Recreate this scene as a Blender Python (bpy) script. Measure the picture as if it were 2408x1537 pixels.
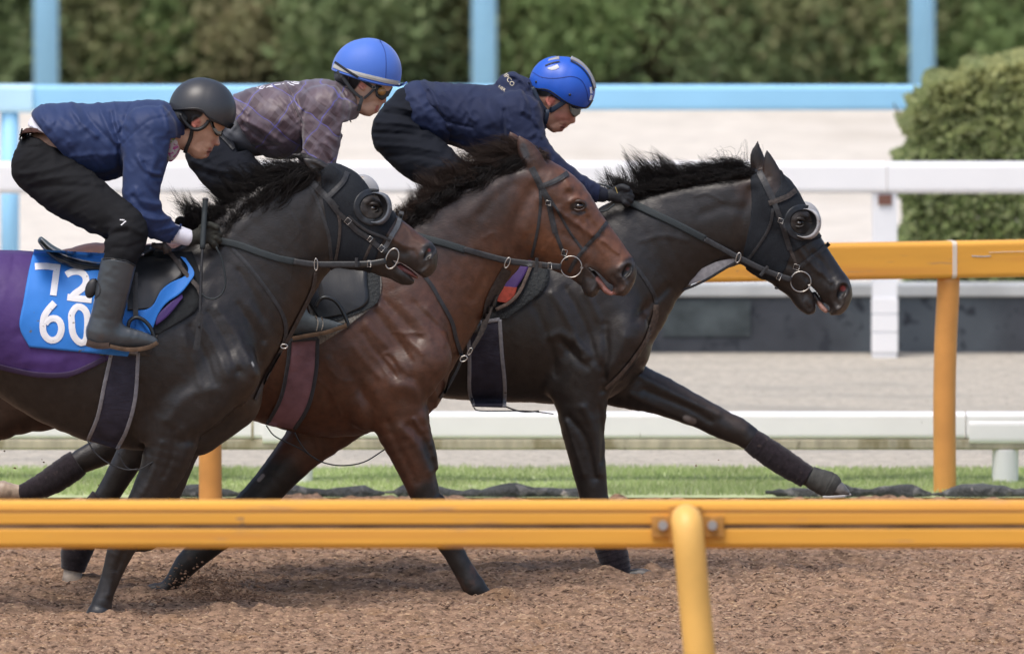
import bpy, math, random
import numpy as np
from mathutils import Vector
C = bpy.context.scene
for o in list(bpy.data.objects): bpy.data.objects.remove(o)
PI = math.pi
# ---------------------------------------------------------------- camera, sky, sun, exposure
CAM_Z = 5.5
PITCH = math.atan2(1588 + 768.5, 33180.0)
FPX = 33180.0 * math.cos(PITCH)            # focal length in units of the 2408-wide picture
cam = bpy.data.cameras.new('camera'); camo = bpy.data.objects.new('camera', cam)
C.collection.objects.link(camo); C.camera = camo
camo.location = (0, 0, CAM_Z); camo.rotation_euler = (PI/2 - PITCH, 0, 0)
cam.sensor_width = 36; cam.lens = 36 * FPX / 2408.0
cam.clip_start = 1; cam.clip_end = 2000
cam.dof.use_dof = True; cam.dof.focus_distance = 60.9; cam.dof.aperture_fstop = 4.2
w = bpy.data.worlds.new('World'); C.world = w; w.use_nodes = True
SUN_EL, SUN_AZ = math.radians(64), math.radians(215)     # azimuth measured from +Y clockwise
bg = w.node_tree.nodes['Background']
sky = w.node_tree.nodes.new('ShaderNodeTexSky'); sky.sky_type = 'NISHITA'; sky.sun_disc = False
sky.sun_elevation = SUN_EL; sky.sun_rotation = SUN_AZ; sky.air_density = 1.0; sky.dust_density = 4.0
w.node_tree.links.new(sky.outputs[0], bg.inputs[0]); bg.inputs[1].default_value = 0.15
sun = bpy.data.lights.new('sun', 'SUN'); suno = bpy.data.objects.new('sun', sun); C.collection.objects.link(suno)
sun.energy = 1.5; sun.angle = math.radians(28); sun.color = (1.0, 0.96, 0.9)
_d = Vector((math.sin(SUN_AZ)*math.cos(SUN_EL), math.cos(SUN_AZ)*math.cos(SUN_EL), math.sin(SUN_EL)))
suno.rotation_euler = _d.to_track_quat('Z', 'Y').to_euler()
C.view_settings.view_transform = 'Standard'; C.view_settings.look = 'None'
C.view_settings.exposure = 0.36; C.view_settings.gamma = 1
C.render.resolution_x, C.render.resolution_y = 1024, 653
try: C.cycles.use_denoising = True
except Exception: pass

# ---------------------------------------------------------------- picture units -> world
cp, sp_ = math.cos(PITCH), math.sin(PITCH)
def P(u, v, Y):
    """point at distance Y (world) that stands where the photograph shows (u, v)"""
    a = (np.asarray(u, float) - 1204.0) / FPX; b = (768.5 - np.asarray(v, float)) / FPX
    dy = cp + b*sp_; dz = -sp_ + b*cp
    k = np.asarray(Y, float) / dy
    return np.stack(np.broadcast_arrays(a*k, Y + 0*a, CAM_Z + dz*k), -1)
def UV(p):
    p = np.asarray(p, float); X, Y, Z = p[..., 0], p[..., 1], p[..., 2] - CAM_Z
    f = Y*cp - Z*sp_; up = Y*sp_ + Z*cp
    return 1204 + FPX*X/f, 768.5 - FPX*up/f
def M(px, Y): return px * Y / (33180.0)     # px -> metres at distance Y
def ground_v(Y): return float(UV(np.array([0, Y, 0.0]))[1])
def ground_Y(v):
    b = (768.5 - v)/FPX; dy = cp + b*sp_; dz = -sp_ + b*cp
    return dy * (CAM_Z / -dz)

# ---------------------------------------------------------------- linking helpers
def link(o, parent=None):
    C.collection.objects.link(o)
    if parent is not None: o.parent = parent
    return o
def tag(o, label=None, cat=None, group=None, kind=None):
    if label: o['label'] = label
    if cat: o['category'] = cat
    if group: o['group'] = group
    if kind: o['kind'] = kind
    return o
def empty(name, loc, label=None, cat=None, group=None):
    o = bpy.data.objects.new(name, None); o.empty_display_size = 0.1; link(o); o.location = loc
    return tag(o, label, cat, group)
def mesh_obj(name, V, F, mat, parent=None, smooth=True, col=None):
    me = bpy.data.meshes.new(name)
    V = np.asarray(V, np.float64)
    if parent is not None: V = V - np.array(parent_origin(parent))
    if isinstance(F, np.ndarray):
        n, k = F.shape
        me.vertices.add(len(V)); me.vertices.foreach_set('co', V.astype(np.float32).ravel())
        me.loops.add(n*k); me.loops.foreach_set('vertex_index', F.astype(np.int32).ravel())
        me.polygons.add(n); me.polygons.foreach_set('loop_start', np.arange(0, n*k, k, dtype=np.int32))
        me.update(calc_edges=True)
    else:
        me.from_pydata([tuple(p) for p in V], [], F)
    if smooth: me.polygons.foreach_set('use_smooth', np.ones(len(me.polygons), bool))
    if col is not None:
        at = me.color_attributes.new('coat', 'FLOAT_COLOR', 'POINT')
        cc = np.ones((len(V), 4), np.float32); cc[:, :3] = col; at.data.foreach_set('color', cc.ravel())
    me.materials.append(mat); me.update()
    return link(bpy.data.objects.new(name, me), parent)
def parent_origin(p):
    x = np.zeros(3)
    while p is not None: x = x + np.array(p.location); p = p.parent
    return x

# ---------------------------------------------------------------- materials
def translucent(m, amt):
    nt = m.node_tree; N, L = nt.nodes, nt.links; b = N['Principled BSDF']; t = N.new('ShaderNodeBsdfTranslucent'); x = N.new('ShaderNodeMixShader'); x.inputs[0].default_value = amt
    if b.inputs['Base Color'].links: L.new(b.inputs['Base Color'].links[0].from_socket, t.inputs['Color'])
    L.new(b.outputs[0], x.inputs[1]); L.new(t.outputs[0], x.inputs[2]); L.new(x.outputs[0], N['Material Output'].inputs['Surface']); return m
def mat(name, color=(.5,.5,.5), rough=.6, spec=.5, metal=0, coat=0, sheen=0, attr=False, noise=None, bump=None, mix=None, trans=0, alpha=1, emis=None):
    """noise=(scale, amount) varies brightness; bump=(scale, strength, distance); mix=(scale, threshold, softness, color) adds patches"""
    m = bpy.data.materials.new(name); m.use_nodes = True
    nt = m.node_tree; N, L = nt.nodes, nt.links; b = N['Principled BSDF']
    b.inputs['Roughness'].default_value = rough; b.inputs['Metallic'].default_value = metal
    b.inputs['Specular IOR Level'].default_value = spec
    b.inputs['Coat Weight'].default_value = coat; b.inputs['Coat Roughness'].default_value = .25
    b.inputs['Sheen Weight'].default_value = sheen
    b.inputs['Transmission Weight'].default_value = trans
    b.inputs['Base Color'].default_value = (*color, 1)
    tc = N.new('ShaderNodeTexCoord'); src = None
    if attr:
        a = N.new('ShaderNodeAttribute'); a.attribute_name = 'coat'; src = a.outputs['Color']
    def tex(scale, detail=4, stretch=None):
        t = N.new('ShaderNodeTexNoise'); t.inputs['Scale'].default_value = scale; t.inputs['Detail'].default_value = detail
        if stretch:
            mp = N.new('ShaderNodeMapping'); mp.inputs['Scale'].default_value = stretch
            L.new(tc.outputs['Object'], mp.inputs[0]); L.new(mp.outputs[0], t.inputs['Vector'])
        else: L.new(tc.outputs['Object'], t.inputs['Vector'])
        return t
    if noise:
        t = tex(noise[0], 5, noise[2] if len(noise) > 2 else None); r = N.new('ShaderNodeMapRange')
        r.inputs['From Min'].default_value = .3; r.inputs['From Max'].default_value = .7
        r.inputs['To Min'].default_value = 1-noise[1]; r.inputs['To Max'].default_value = 1+noise[1]
        L.new(t.outputs['Fac'], r.inputs['Value'])
        v = N.new('ShaderNodeVectorMath'); v.operation = 'SCALE'
        if src: L.new(src, v.inputs[0])
        else: v.inputs[0].default_value = color
        L.new(r.outputs[0], v.inputs['Scale']); src = v.outputs[0]
    if mix:
        for q in (mix if isinstance(mix, list) else [mix]):
            t = tex(q[0], 6, q[4] if len(q) > 4 else None); r = N.new('ShaderNodeMapRange'); r.interpolation_type = 'SMOOTHSTEP'
            r.inputs['From Min'].default_value = q[1]; r.inputs['From Max'].default_value = q[1]+q[2]
            L.new(t.outputs['Fac'], r.inputs['Value'])
            x = N.new('ShaderNodeMix'); x.data_type = 'RGBA'; L.new(r.outputs[0], x.inputs['Factor'])
            if src: L.new(src, x.inputs['A'])
            else: x.inputs['A'].default_value = (*color, 1)
            x.inputs['B'].default_value = (*q[3], 1); src = x.outputs['Result']
    if src: L.new(src, b.inputs['Base Color'])
    if bump:
        t = tex(bump[0], 6, bump[3] if len(bump) > 3 else None); bp = N.new('ShaderNodeBump')
        bp.inputs['Strength'].default_value = bump[1]; bp.inputs['Distance'].default_value = bump[2]
        L.new(t.outputs['Fac'], bp.inputs['Height']); L.new(bp.outputs[0], b.inputs['Normal'])
    return m

# ---------------------------------------------------------------- curves
def cr(pts, n=4):
    """Catmull-Rom through rows of numbers"""
    p = np.asarray(pts, float)
    if len(p) < 3 or n < 2: return p
    q = np.vstack([2*p[0]-p[1], p, 2*p[-1]-p[-2]]); out = []
    for i in range(1, len(q)-2):
        a, b, c, d = q[i-1], q[i], q[i+1], q[i+2]
        for t in np.arange(n)/n:
            out.append(.5*((2*b)+(-a+c)*t+(2*a-5*b+4*c-d)*t*t+(-a+3*b-3*c+d)*t**3))
    out.append(p[-1]); return np.array(out)
def resample(pts, n):
    p = np.asarray(pts, float); s = np.r_[0, np.cumsum(np.linalg.norm(np.diff(p[:, :2] if p.shape[1] < 3 else p[:, :3], axis=0), axis=1))]
    t = np.linspace(0, s[-1], n); return np.stack([np.interp(t, s, p[:, k]) for k in range(p.shape[1])], -1)
def pl_dist(u, v, line):
    """distance of points to a polyline (px)"""
    L = np.asarray(line, float); d = np.full(np.shape(u), 1e9, np.float32)
    if len(L) == 1: return np.hypot(u-L[0, 0], v-L[0, 1])
    for a, b in zip(L[:-1], L[1:]):
        e = b[:2]-a[:2]; l = max(1e-9, float(e@e)); t = np.clip(((u-a[0])*e[0]+(v-a[1])*e[1])/l, 0, 1)
        d = np.minimum(d, np.hypot(u-a[0]-t*e[0], v-a[1]-t*e[1]))
    return d
def poly_sdf(u, v, poly):
    """signed distance to polygon, negative inside (px)"""
    Pg = np.asarray(poly, float); Q = np.vstack([Pg, Pg[:1]]); d = pl_dist(u, v, Q); ins = np.zeros(np.shape(u), bool)
    for a, b in zip(Q[:-1], Q[1:]):
        c = ((a[1] > v) != (b[1] > v)); 
        x = (b[0]-a[0])*(v-a[1])/((b[1]-a[1]) if b[1] != a[1] else 1e-9)+a[0]
        ins ^= c & (u < x)
    return np.where(ins, -d, d)

# ---------------------------------------------------------------- implicit bodies
class Field:
    def __init__(s, box, Y0, h, depth):
        """box = (u0, v0, u1, v1) in picture units at distance Y0; depth = half depth in metres"""
        a = P(box[0], box[3], Y0); b = P(box[2], box[1], Y0)
        s.h, s.Y0 = h, Y0
        s.lo = np.array([a[0]-.02, Y0-depth, a[2]-.03]); hi = np.array([b[0]+.02, Y0+depth, b[2]+.03])
        s.n = np.ceil((hi-s.lo)/h).astype(int)+1
        s.F = np.full(s.n, .3, np.float32)
        s.ax = [(s.lo[k]+h*np.arange(s.n[k])).astype(np.float32) for k in range(3)]
    def win(s, lo, hi):
        i0 = np.clip(np.floor((lo-s.lo)/s.h).astype(int), 0, s.n-1); i1 = np.clip(np.ceil((hi-s.lo)/s.h).astype(int)+1, 1, s.n)
        return [slice(int(a), int(b)) for a, b in zip(i0, i1)]
    def chain(s, pts, k=.02, op='add', a=1.0, off=0.0, n=3, m=.05, world=False):
        """pts rows: u, v, r(px), off(m), a(depth ratio)"""
        rows = [list(p)+[off, a][len(p)-3:] if len(p) < 5 else list(p) for p in pts]
        R = cr(rows, n) if len(rows) > 2 else np.array(rows, float)
        W = P(R[:, 0], R[:, 1], s.Y0+R[:, 3]); rad = np.array([M(r, s.Y0+o) for r, o in zip(R[:, 2], R[:, 3])]); A = R[:, 4]
        m = max(m, k*1.2)
        ext = np.stack([rad, rad*np.maximum(A, .05), rad], -1)
        w = s.win((W-ext).min(0)-m, (W+ext).max(0)+m); D = np.full([x.stop-x.start for x in w], 1e9, np.float32)
        for i in range(max(1, len(W)-1)):
            j = min(i+1, len(W)-1); p0, p1 = W[i], W[j]
            lo = np.minimum(p0-ext[i], p1-ext[j])-m; hi = np.maximum(p0+ext[i], p1+ext[j])+m
            sw = s.win(lo, hi)
            if any(x.stop <= x.start for x in sw): continue
            X = s.ax[0][sw[0]][:, None, None]; Y = s.ax[1][sw[1]][None, :, None]; Z = s.ax[2][sw[2]][None, None, :]
            e = p1-p0; l = max(1e-12, float(e@e))
            t = np.clip(((X-p0[0])*e[0]+(Y-p0[1])*e[1]+(Z-p0[2])*e[2])/l, 0, 1)
            ai = A[i]+t*(A[j]-A[i])
            d = np.sqrt((X-p0[0]-t*e[0])**2+((Y-p0[1]-t*e[1])/ai)**2+(Z-p0[2]-t*e[2])**2)-(rad[i]+t*(rad[j]-rad[i]))
            ls = tuple(slice(x.start-y.start, x.stop-y.start) for x, y in zip(sw, w))
            np.minimum(D[ls], d, out=D[ls])
        s.combine(tuple(w), D, k, op)
    def combine(s, w, D, k, op='add'):
        F = s.F[w]
        if op == 'add':
            hh = np.clip(.5+.5*(F-D)/k, 0, 1); hh = np.where(D > 1e8, 0, hh)
            DD = np.where(D > 1e8, F, D); s.F[w] = F*(1-hh)+DD*hh-k*hh*(1-hh)
        elif op == 'sub':
            D = -D; hh = np.clip(.5+.5*(D-F)/k, 0, 1); hh = np.where(D < -1e8, 0, hh)
            DD = np.where(D < -1e8, F, D); s.F[w] = F*(1-hh)+DD*hh+k*hh*(1-hh)
    def relief(s, strokes, noise=None, far=False):
        """strokes: (amp mm, sigma px, polyline) raise (+) or sink (-) the near surface"""
        Yr = s.Y0-.2 if not far else s.Y0+.2
        X, Z = np.meshgrid(s.ax[0], s.ax[2], indexing='ij'); u, v = UV(np.stack([X, 0*X+Yr, Z], -1))
        D = np.zeros_like(u)
        for amp, sg, line in strokes:
            L = cr(line, 4) if len(line) > 2 else np.asarray(line, float)
            lo, hi = L.min(0)-3*sg, L.max(0)+3*sg
            q = (u > lo[0]) & (u < hi[0]) & (v > lo[1]) & (v < hi[1])
            if q.any(): D[q] += amp*1e-3*np.exp(-(pl_dist(u[q], v[q], L)/sg)**2)
        if noise: D += noise(u, v)
        y = s.ax[1]-s.Y0; wy = np.clip((-y if not far else y)/.04+.5, 0, 1)
        s.F -= (D[:, None, :]*wy[None, :, None]).astype(np.float32)
    def relief_sym(s, strokes, noise=None):
        s.relief(strokes, noise); s.relief(strokes, noise, True)
    def mesh(s, G=None, smooth=2):
        return surface_net(s.F if G is None else G, s.lo, s.h, smooth)
    def sample(s, p):
        q = (np.asarray(p)-s.lo)/s.h; i = np.floor(q).astype(int); f = q-i
        for k in range(3): i[..., k] = np.clip(i[..., k], 0, s.n[k]-2)
        f = np.clip(f, 0, 1); r = 0
        for a in (0, 1):
            for b in (0, 1):
                for c in (0, 1):
                    wt = (f[..., 0] if a else 1-f[..., 0])*(f[..., 1] if b else 1-f[..., 1])*(f[..., 2] if c else 1-f[..., 2])
                    r = r+wt*s.F[i[..., 0]+a, i[..., 1]+b, i[..., 2]+c]
        return r
    def surf(s, u, v, off=.004, default=None, y0=None):
        """distance Y of the near surface of the body seen at (u, v), raised by off"""
        u = np.atleast_1d(np.asarray(u, float)); v = np.atleast_1d(np.asarray(v, float))
        Ys = np.arange(s.ax[1][0] if y0 is None else y0, s.ax[1][-1], .005); pts = P(u[:, None], v[:, None], Ys[None, :])
        val = s.sample(pts)-off; ins = val < 0; hit = ins.any(1); i = np.argmax(ins, 1); i0 = np.maximum(i-1, 0)
        a = val[np.arange(len(u)), i0]; b = val[np.arange(len(u)), i]; t = np.where(i > 0, a/np.where(np.abs(a-b) < 1e-9, 1, a-b), 0)
        Y = Ys[i0]+np.clip(t, 0, 1)*.005
        j = np.argmin(val, 1); Y = np.where(hit, Y, Ys[j] if default is None else default)
        return Y

def surface_net(F, lo, h, smooth=2):
    S = F < 0; nx, ny, nz = F.shape
    cnt = np.zeros((nx-1, ny-1, nz-1), np.uint8)
    for a in (0, 1):
        for b in (0, 1):
            for c in (0, 1): cnt += S[a:nx-1+a, b:ny-1+b, c:nz-1+c]
    act = np.nonzero((cnt > 0) & (cnt < 8)); ids = np.ravel_multi_index(act, cnt.shape); n = len(ids)
    cs = [(a, b, c) for a in (0, 1) for b in (0, 1) for c in (0, 1)]
    val = {c: F[act[0]+c[0], act[1]+c[1], act[2]+c[2]] for c in cs}
    acc = np.zeros((n, 3)); k = np.zeros(n)
    for c in cs:
        for ax in range(3):
            if c[ax]: continue
            d = list(c); d[ax] = 1; d = tuple(d); f0, f1 = val[c], val[d]; m = (f0 < 0) != (f1 < 0)
            t = np.where(m, f0/np.where(m, f0-f1, 1), 0); p = np.array(c, float)[None, :]+np.zeros((n, 3)); p[:, ax] = t
            acc += p*m[:, None]; k += m
    V = (acc/k[:, None]+np.stack(act, -1))*h+np.asarray(lo)
    quads = []; dims = cnt.shape
    for ax in range(3):
        o = [x for x in range(3) if x != ax]
        s0 = [slice(1, -1)]*3; s0[ax] = slice(0, -1); s1 = list(s0); s1[ax] = slice(1, None)
        a, b = S[tuple(s0)], S[tuple(s1)]
        e = np.nonzero(a != b); fl = a[e]; idx = [e[0]+(0 if ax == 0 else 1), e[1]+(0 if ax == 1 else 1), e[2]+(0 if ax == 2 else 1)]
        def cell(da, db):
            q = [x.copy() for x in idx]; q[o[0]] -= da; q[o[1]] -= db
            return np.searchsorted(ids, np.ravel_multi_index(q, dims))
        Q = np.stack([cell(1, 1), cell(0, 1), cell(0, 0), cell(1, 0)], -1)
        if ax == 1: fl = ~fl
        Q[~fl] = Q[~fl][:, ::-1]; quads.append(Q)
    Q = np.vstack(quads)
    for _ in range(smooth):
        A = np.zeros((n, 3)); c = np.zeros(n)
        for i in range(4):
            a, b = Q[:, i], Q[:, (i+1) % 4]
            for x in range(3):
                A[:, x] += np.bincount(a, V[b, x], n)+np.bincount(b, V[a, x], n)
            c += np.bincount(a, minlength=n)+np.bincount(b, minlength=n)
        V = V*.5+.5*A/np.maximum(c, 1)[:, None]
    return V, Q

def paint(V, base, strokes, Y0):
    """local coat colours: (color, radius px, softness px, polyline, side)"""
    u, v = UV(V); col = np.tile(np.array(base, np.float32), (len(V), 1)); near = V[:, 1] < Y0
    for c, r, soft, line, *side in strokes:
        L = np.asarray(line, float); lo, hi = L.min(0)-r-soft, L.max(0)+r+soft
        q = np.nonzero((u > lo[0]) & (u < hi[0]) & (v > lo[1]) & (v < hi[1]))[0]
        if side and side[0] == 'near': q = q[near[q]]
        if side and side[0] == 'far': q = q[~near[q]]
        if len(side) > 1:                                       # keep to a band of depth
            q = q[(V[q, 1] > Y0+side[1]) & (V[q, 1] < Y0+side[2])]
        d = pl_dist(u[q], v[q], L); wt = np.clip((r+soft-d)/max(soft, 1e-3), 0, 1); wt = wt*wt*(3-2*wt)
        col[q] = col[q]*(1-wt[:, None])+np.array(c, np.float32)*wt[:, None]
    return col

# ---------------------------------------------------------------- thin things
def tube(path, rad, ns=8, closed=False):
    p = np.asarray(path, float); n = len(p); rad = np.broadcast_to(np.asarray(rad, float), (n,))
    T = np.gradient(p, axis=0) if not closed else np.roll(p, -1, 0)-np.roll(p, 1, 0)
    T /= np.maximum(np.linalg.norm(T, axis=1), 1e-9)[:, None]
    ref = np.array([0, 1, 0.]); N = np.cross(T, ref); l = np.linalg.norm(N, axis=1)
    N[l < .1] = np.cross(T[l < .1], [1, 0, 0]); N /= np.maximum(np.linalg.norm(N, axis=1), 1e-9)[:, None]; B = np.cross(T, N)
    a = np.arange(ns)*2*PI/ns
    V = (p[:, None]+rad[:, None, None]*(np.cos(a)[None, :, None]*N[:, None]+np.sin(a)[None, :, None]*B[:, None])).reshape(-1, 3)
    F = []
    for i in range(n if closed else n-1):
        j = (i+1) % n
        for k in range(ns): F.append((i*ns+k, i*ns+(k+1) % ns, j*ns+(k+1) % ns, j*ns+k))
    if not closed: F.append(tuple(range(ns))[::-1]); F.append(tuple((n-1)*ns+k for k in range(ns)))
    return V, F
def join(parts):
    V, F, o = [], [], 0
    for v, f in parts:
        V.append(np.asarray(v, float)); F += [tuple(int(x)+o for x in q) for q in f]; o += len(v)
    return np.vstack(V), F
def ribbon(line, width, depth, thick=.003, n=None, taper=None):
    """flat strap: line in px rows (u, v), width px, depth: Y per point or function(u, v)"""
    L = cr(line, 6) if len(line) > 2 else np.asarray(line, float)
    ln = np.linalg.norm(np.diff(L, axis=0), axis=1).sum(); L = resample(L, n or max(2, int(ln/6)))
    T = np.gradient(L, axis=0); T /= np.maximum(np.linalg.norm(T, axis=1), 1e-9)[:, None]; Nn = np.stack([-T[:, 1], T[:, 0]], -1)
    wd = np.broadcast_to(width, (len(L),)) if taper is None else np.interp(np.linspace(0, 1, len(L)), np.linspace(0, 1, len(taper)), taper)
    cols = [-.5, -.25, .0, .25, .5]; rows = []
    for c in cols:
        q = L+Nn*wd[:, None]*c; Y = depth(q[:, 0], q[:, 1]) if callable(depth) else (np.interp(np.linspace(0, 1, len(L)), np.linspace(0, 1, len(np.atleast_1d(depth))), np.atleast_1d(depth)))
        Y = Y-.0012*(1-abs(c)*2)
        rows.append(P(q[:, 0], q[:, 1], Y))
    return slab(np.stack(rows, 1), thick)
def slab(G, thick, back=(0, 1, 0)):
    """grid of points (n, m, 3) -> closed sheet of given thickness (away from camera)"""
    n, m = G.shape[:2]; Bk = G+np.array(back)*thick; V = np.concatenate([G.reshape(-1, 3), Bk.reshape(-1, 3)]); o = n*m; F = []
    id_ = lambda i, j: i*m+j
    for i in range(n-1):
        for j in range(m-1):
            a, b, c, d = id_(i, j), id_(i, j+1), id_(i+1, j+1), id_(i+1, j)
            F.append((a, b, c, d)); F.append((o+d, o+c, o+b, o+a))
    for i in range(n-1):
        for j in (0, m-1):
            a, b = id_(i, j), id_(i+1, j); F.append((a, b, o+b, o+a) if j == 0 else (b, a, o+a, o+b))
    for j in range(m-1):
        for i in (0, n-1):
            a, b = id_(i, j), id_(i, j+1); F.append((b, a, o+a, o+b) if i == 0 else (a, b, o+b, o+a))
    return V, F
def sheet(top, bottom, depth, thick=.004, nu=30, nv=24, wave=None):
    """draped cloth between two edge lines (px)"""
    A = resample(cr(top, 6), nu); B = resample(cr(bottom, 6), nu); t = np.linspace(0, 1, nv)
    G = A[:, None]*(1-t)[None, :, None]+B[:, None]*t[None, :, None]
    u, v = G[..., 0].ravel(), G[..., 1].ravel(); Y = depth(u, v) if callable(depth) else np.full(u.shape, depth)
    if wave is not None: Y = Y+wave(u, v)
    return slab(P(u, v, Y).reshape(nu, nv, 3), thick)
def ellipsoid(c, r, seg=24, rings=16, cut=None):
    V, F = [], []
    for i in range(rings+1):
        th = PI*i/rings
        for j in range(seg):
            ph = 2*PI*j/seg; V.append((c[0]+r[0]*math.sin(th)*math.cos(ph), c[1]+r[1]*math.sin(th)*math.sin(ph), c[2]+r[2]*math.cos(th)))
    for i in range(rings):
        for j in range(seg): F.append((i*seg+j, i*seg+(j+1) % seg, (i+1)*seg+(j+1) % seg, (i+1)*seg+j)[::-1])
    return np.array(V), F
def boxm(x0, x1, y0, y1, z0, z1):
    V = [(x, y, z) for x in (x0, x1) for y in (y0, y1) for z in (z0, z1)]
    return np.array(V, float), [(0, 1, 3, 2), (4, 6, 7, 5), (0, 4, 5, 1), (2, 3, 7, 6), (0, 2, 6, 4), (1, 5, 7, 3)]
def hair(roots, tips, n, rad, rng, curl=.02, seg=6, sag=0.0, clump=26, spread=.4, wind=-.05):
    """many thin tapering strands from points of the root line to the tip field; roots, tips world rows (same count)"""
    R = np.asarray(roots, float); T = np.asarray(tips, float); V = []; F = []; k = len(R); o = 0
    nc = max(1, n//clump)
    for c in range(nc):
        tc = rng.random()*(k-1); i = min(int(tc), k-2); f = tc-i
        r0 = R[i]*(1-f)+R[i+1]*f; d0 = (T[i]*(1-f)+T[i+1]*f)-r0; Ln = np.linalg.norm(d0)
        d0 = d0*(rng.uniform(.35, 1.3))+rng.normal(0, spread*.5*Ln, 3)*[1, .55, 1]
        bend0 = rng.normal(0, curl, 3); wc = rng.uniform(.2, 1.6)
        for q in range(clump):
            r = r0+rng.normal(0, .017, 3)*[1, .8, .6]; tip = r0+d0+rng.normal(0, .045*Ln, 3); d = (tip-r)*rng.uniform(.62, 1.06); b = bend0+rng.normal(0, curl*.22, 3)
            t = np.linspace(0, 1, seg+1)[:, None]
            path = r+d*t+b*4*t*(1-t)+np.array([wind*wc, 0, -sag-abs(wind)*.45*wc])*t**2.5
            rr = rad*(1-.85*t[:, 0])*rng.uniform(.7, 1.2)
            tt = d/np.linalg.norm(d); nn = np.cross(tt, [0, 1, 0]); nn /= max(1e-6, np.linalg.norm(nn)); bb = np.cross(tt, nn)
            for s_ in range(seg+1):
                for a in (0, 2.09, 4.19): V.append(path[s_]+rr[s_]*(nn*math.cos(a)+bb*math.sin(a)))
            for s_ in range(seg):
                for a in range(3): F.append((o+s_*3+a, o+s_*3+(a+1) % 3, o+s_*3+3+(a+1) % 3, o+s_*3+3+a))
            o += 3*(seg+1)
    return np.array(V), np.array(F)
def vnoise(u, v, sc, seed):
    """smooth value noise, -1..1"""
    r = np.random.default_rng(seed); T = r.uniform(-1, 1, (128, 128)); x = u/sc; y = v/sc
    i = np.floor(x).astype(int); j = np.floor(y).astype(int); fx = x-i; fy = y-j; fx = fx*fx*(3-2*fx); fy = fy*fy*(3-2*fy)
    g = lambda a, b: T[a % 128, b % 128]
    return (g(i, j)*(1-fx)+g(i+1, j)*fx)*(1-fy)+(g(i, j+1)*(1-fx)+g(i+1, j+1)*fx)*fy

# ================================================================ setting
def struct(name, V, F, m, smooth=False):
    o = mesh_obj(name, V, F, m, smooth=smooth); o['kind'] = 'structure'; return o
m_sand = mat('track_sand', (.275, .176, .118), .95, .2, noise=(50, .4, (.5, .35, 1)), mix=[(4, .5, .25, (.25, .15, .085)), (110, .56, .1, (.44, .30, .19), (.4, .4, 1)), (85, .55, .12, (.09, .055, .036), (.4, .4, 1))], bump=(150, 1, .01, (.5, .5, 1)))
m_far_sand = mat('far_sand', (.46, .42, .355), .98, .1, noise=(26, .14, (.6, .35, 1)), mix=[(3.0, .5, .2, (.37, .345, .30), (.3, .5, 1)), (60, .6, .1, (.28, .25, .21), (.7, .3, 1))], bump=(40, 1, .02, (.7, .4, 1)))
m_bright_sand = mat('bright_sand', (.66, .61, .54), .98, .1, noise=(12, .10, (.5, .3, 1)), mix=(2.2, .52, .2, (.57, .52, .45), (.3, .3, 1)), bump=(30, 1, .02, (.7, .4, 1)))
m_turf = mat('turf', (.46, .52, .28), .9, .2, noise=(9, .15))

# the rail lines (distance of each from the camera)
Y_NEAR, Y_YELLOW, Y_LOW, Y_WHITE, Y_BLUE = 51.8, 66.35, 67.0, ground_Y(838), 79.6
Y_POLE = 99.5
# track surface: relief built as real bumps where it can be seen
def track_height(X, Y):
    h = vnoise(X*1.0, Y*1.0, .45, 1)*.014+vnoise(X*.22, Y, .13, 6)*.010+vnoise(X*.6, Y*.6, .10, 2)*.015+vnoise(X*.5, Y*.6, .042, 3)*.017+vnoise(X*.5, Y*.7, .02, 4)*.011
    return h-.012
xs = np.arange(-2.9, 2.9, .007); ys = np.arange(57.2, 66.1, .014)
X, Y = np.meshgrid(xs, ys, indexing='ij'); Z = track_height(X, Y)
HOOF_HOLES = [(P(235, 1450, 60.0), .11), (P(420, 1395, 61.2), .2), (P(1150, 1400, 61.0), .12), (P(1480, 1380, 61.9), .12), (P(172, 1375, 62), .1), (P(600, 1455, 60.), .16)]
_r = np.random.default_rng(77)
for _ in range(70):
    px_, py_, pr = _r.uniform(-2.6, 2.6), _r.uniform(58, 64.5), _r.uniform(.05, .08); q = (np.abs(X-px_) < .3) & (np.abs(Y-py_) < .3); d = np.hypot((X[q]-px_)*.8, Y[q]-py_); Z[q] += -.022*np.exp(-(d/pr)**2)+.013*np.exp(-((d-pr*1.9)/.035)**2)
for c, r in HOOF_HOLES:
    d = np.hypot(X-c[0], (Y-c[1])); Z += .022*np.exp(-((d-r)/.05)**2)*(1+.6*vnoise(X, Y, .04, 9))
n, m_ = X.shape; idx = np.arange(n*m_).reshape(n, m_)
Q = np.stack([idx[:-1, :-1], idx[1:, :-1], idx[1:, 1:], idx[:-1, 1:]], -1).reshape(-1, 4)
struct('dirt_track', np.stack([X, Y, Z], -1).reshape(-1, 3), Q, m_sand, True)
def plane(name, x0, x1, y0, y1, z, m): return struct(name, [(x0, y0, z), (x1, y0, z), (x1, y1, z), (x0, y1, z)], [(0, 1, 2, 3)], m)
plane('ground', -1500, 1500, -400, 1800, -.09, mat('ground', (.30, .27, .22), .95, .2, noise=(.5, .2)))
for k, (x0, x1, y0, y1) in enumerate([(-40, -2.9, 40, 66.1), (2.9, 40, 40, 66.1), (-2.9, 2.9, 40, 57.2)]): plane('track_surface', x0, x1, y0, y1, -.012, m_sand)
plane('grass_verge', -40, 40, 66.1, ground_Y(1103), .0, m_turf)
plane('sand_course', -40, 40, ground_Y(1103), Y_WHITE+.36, -.004, m_far_sand)
plane('outer_sand_path', -60, 60, Y_WHITE+.45, Y_POLE+1.1, .05, m_bright_sand)
plane('soil', -60, 60, Y_POLE+1.1, 130, .04, mat('soil', (.09, .07, .045), .95, noise=(2, .3)))
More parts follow.
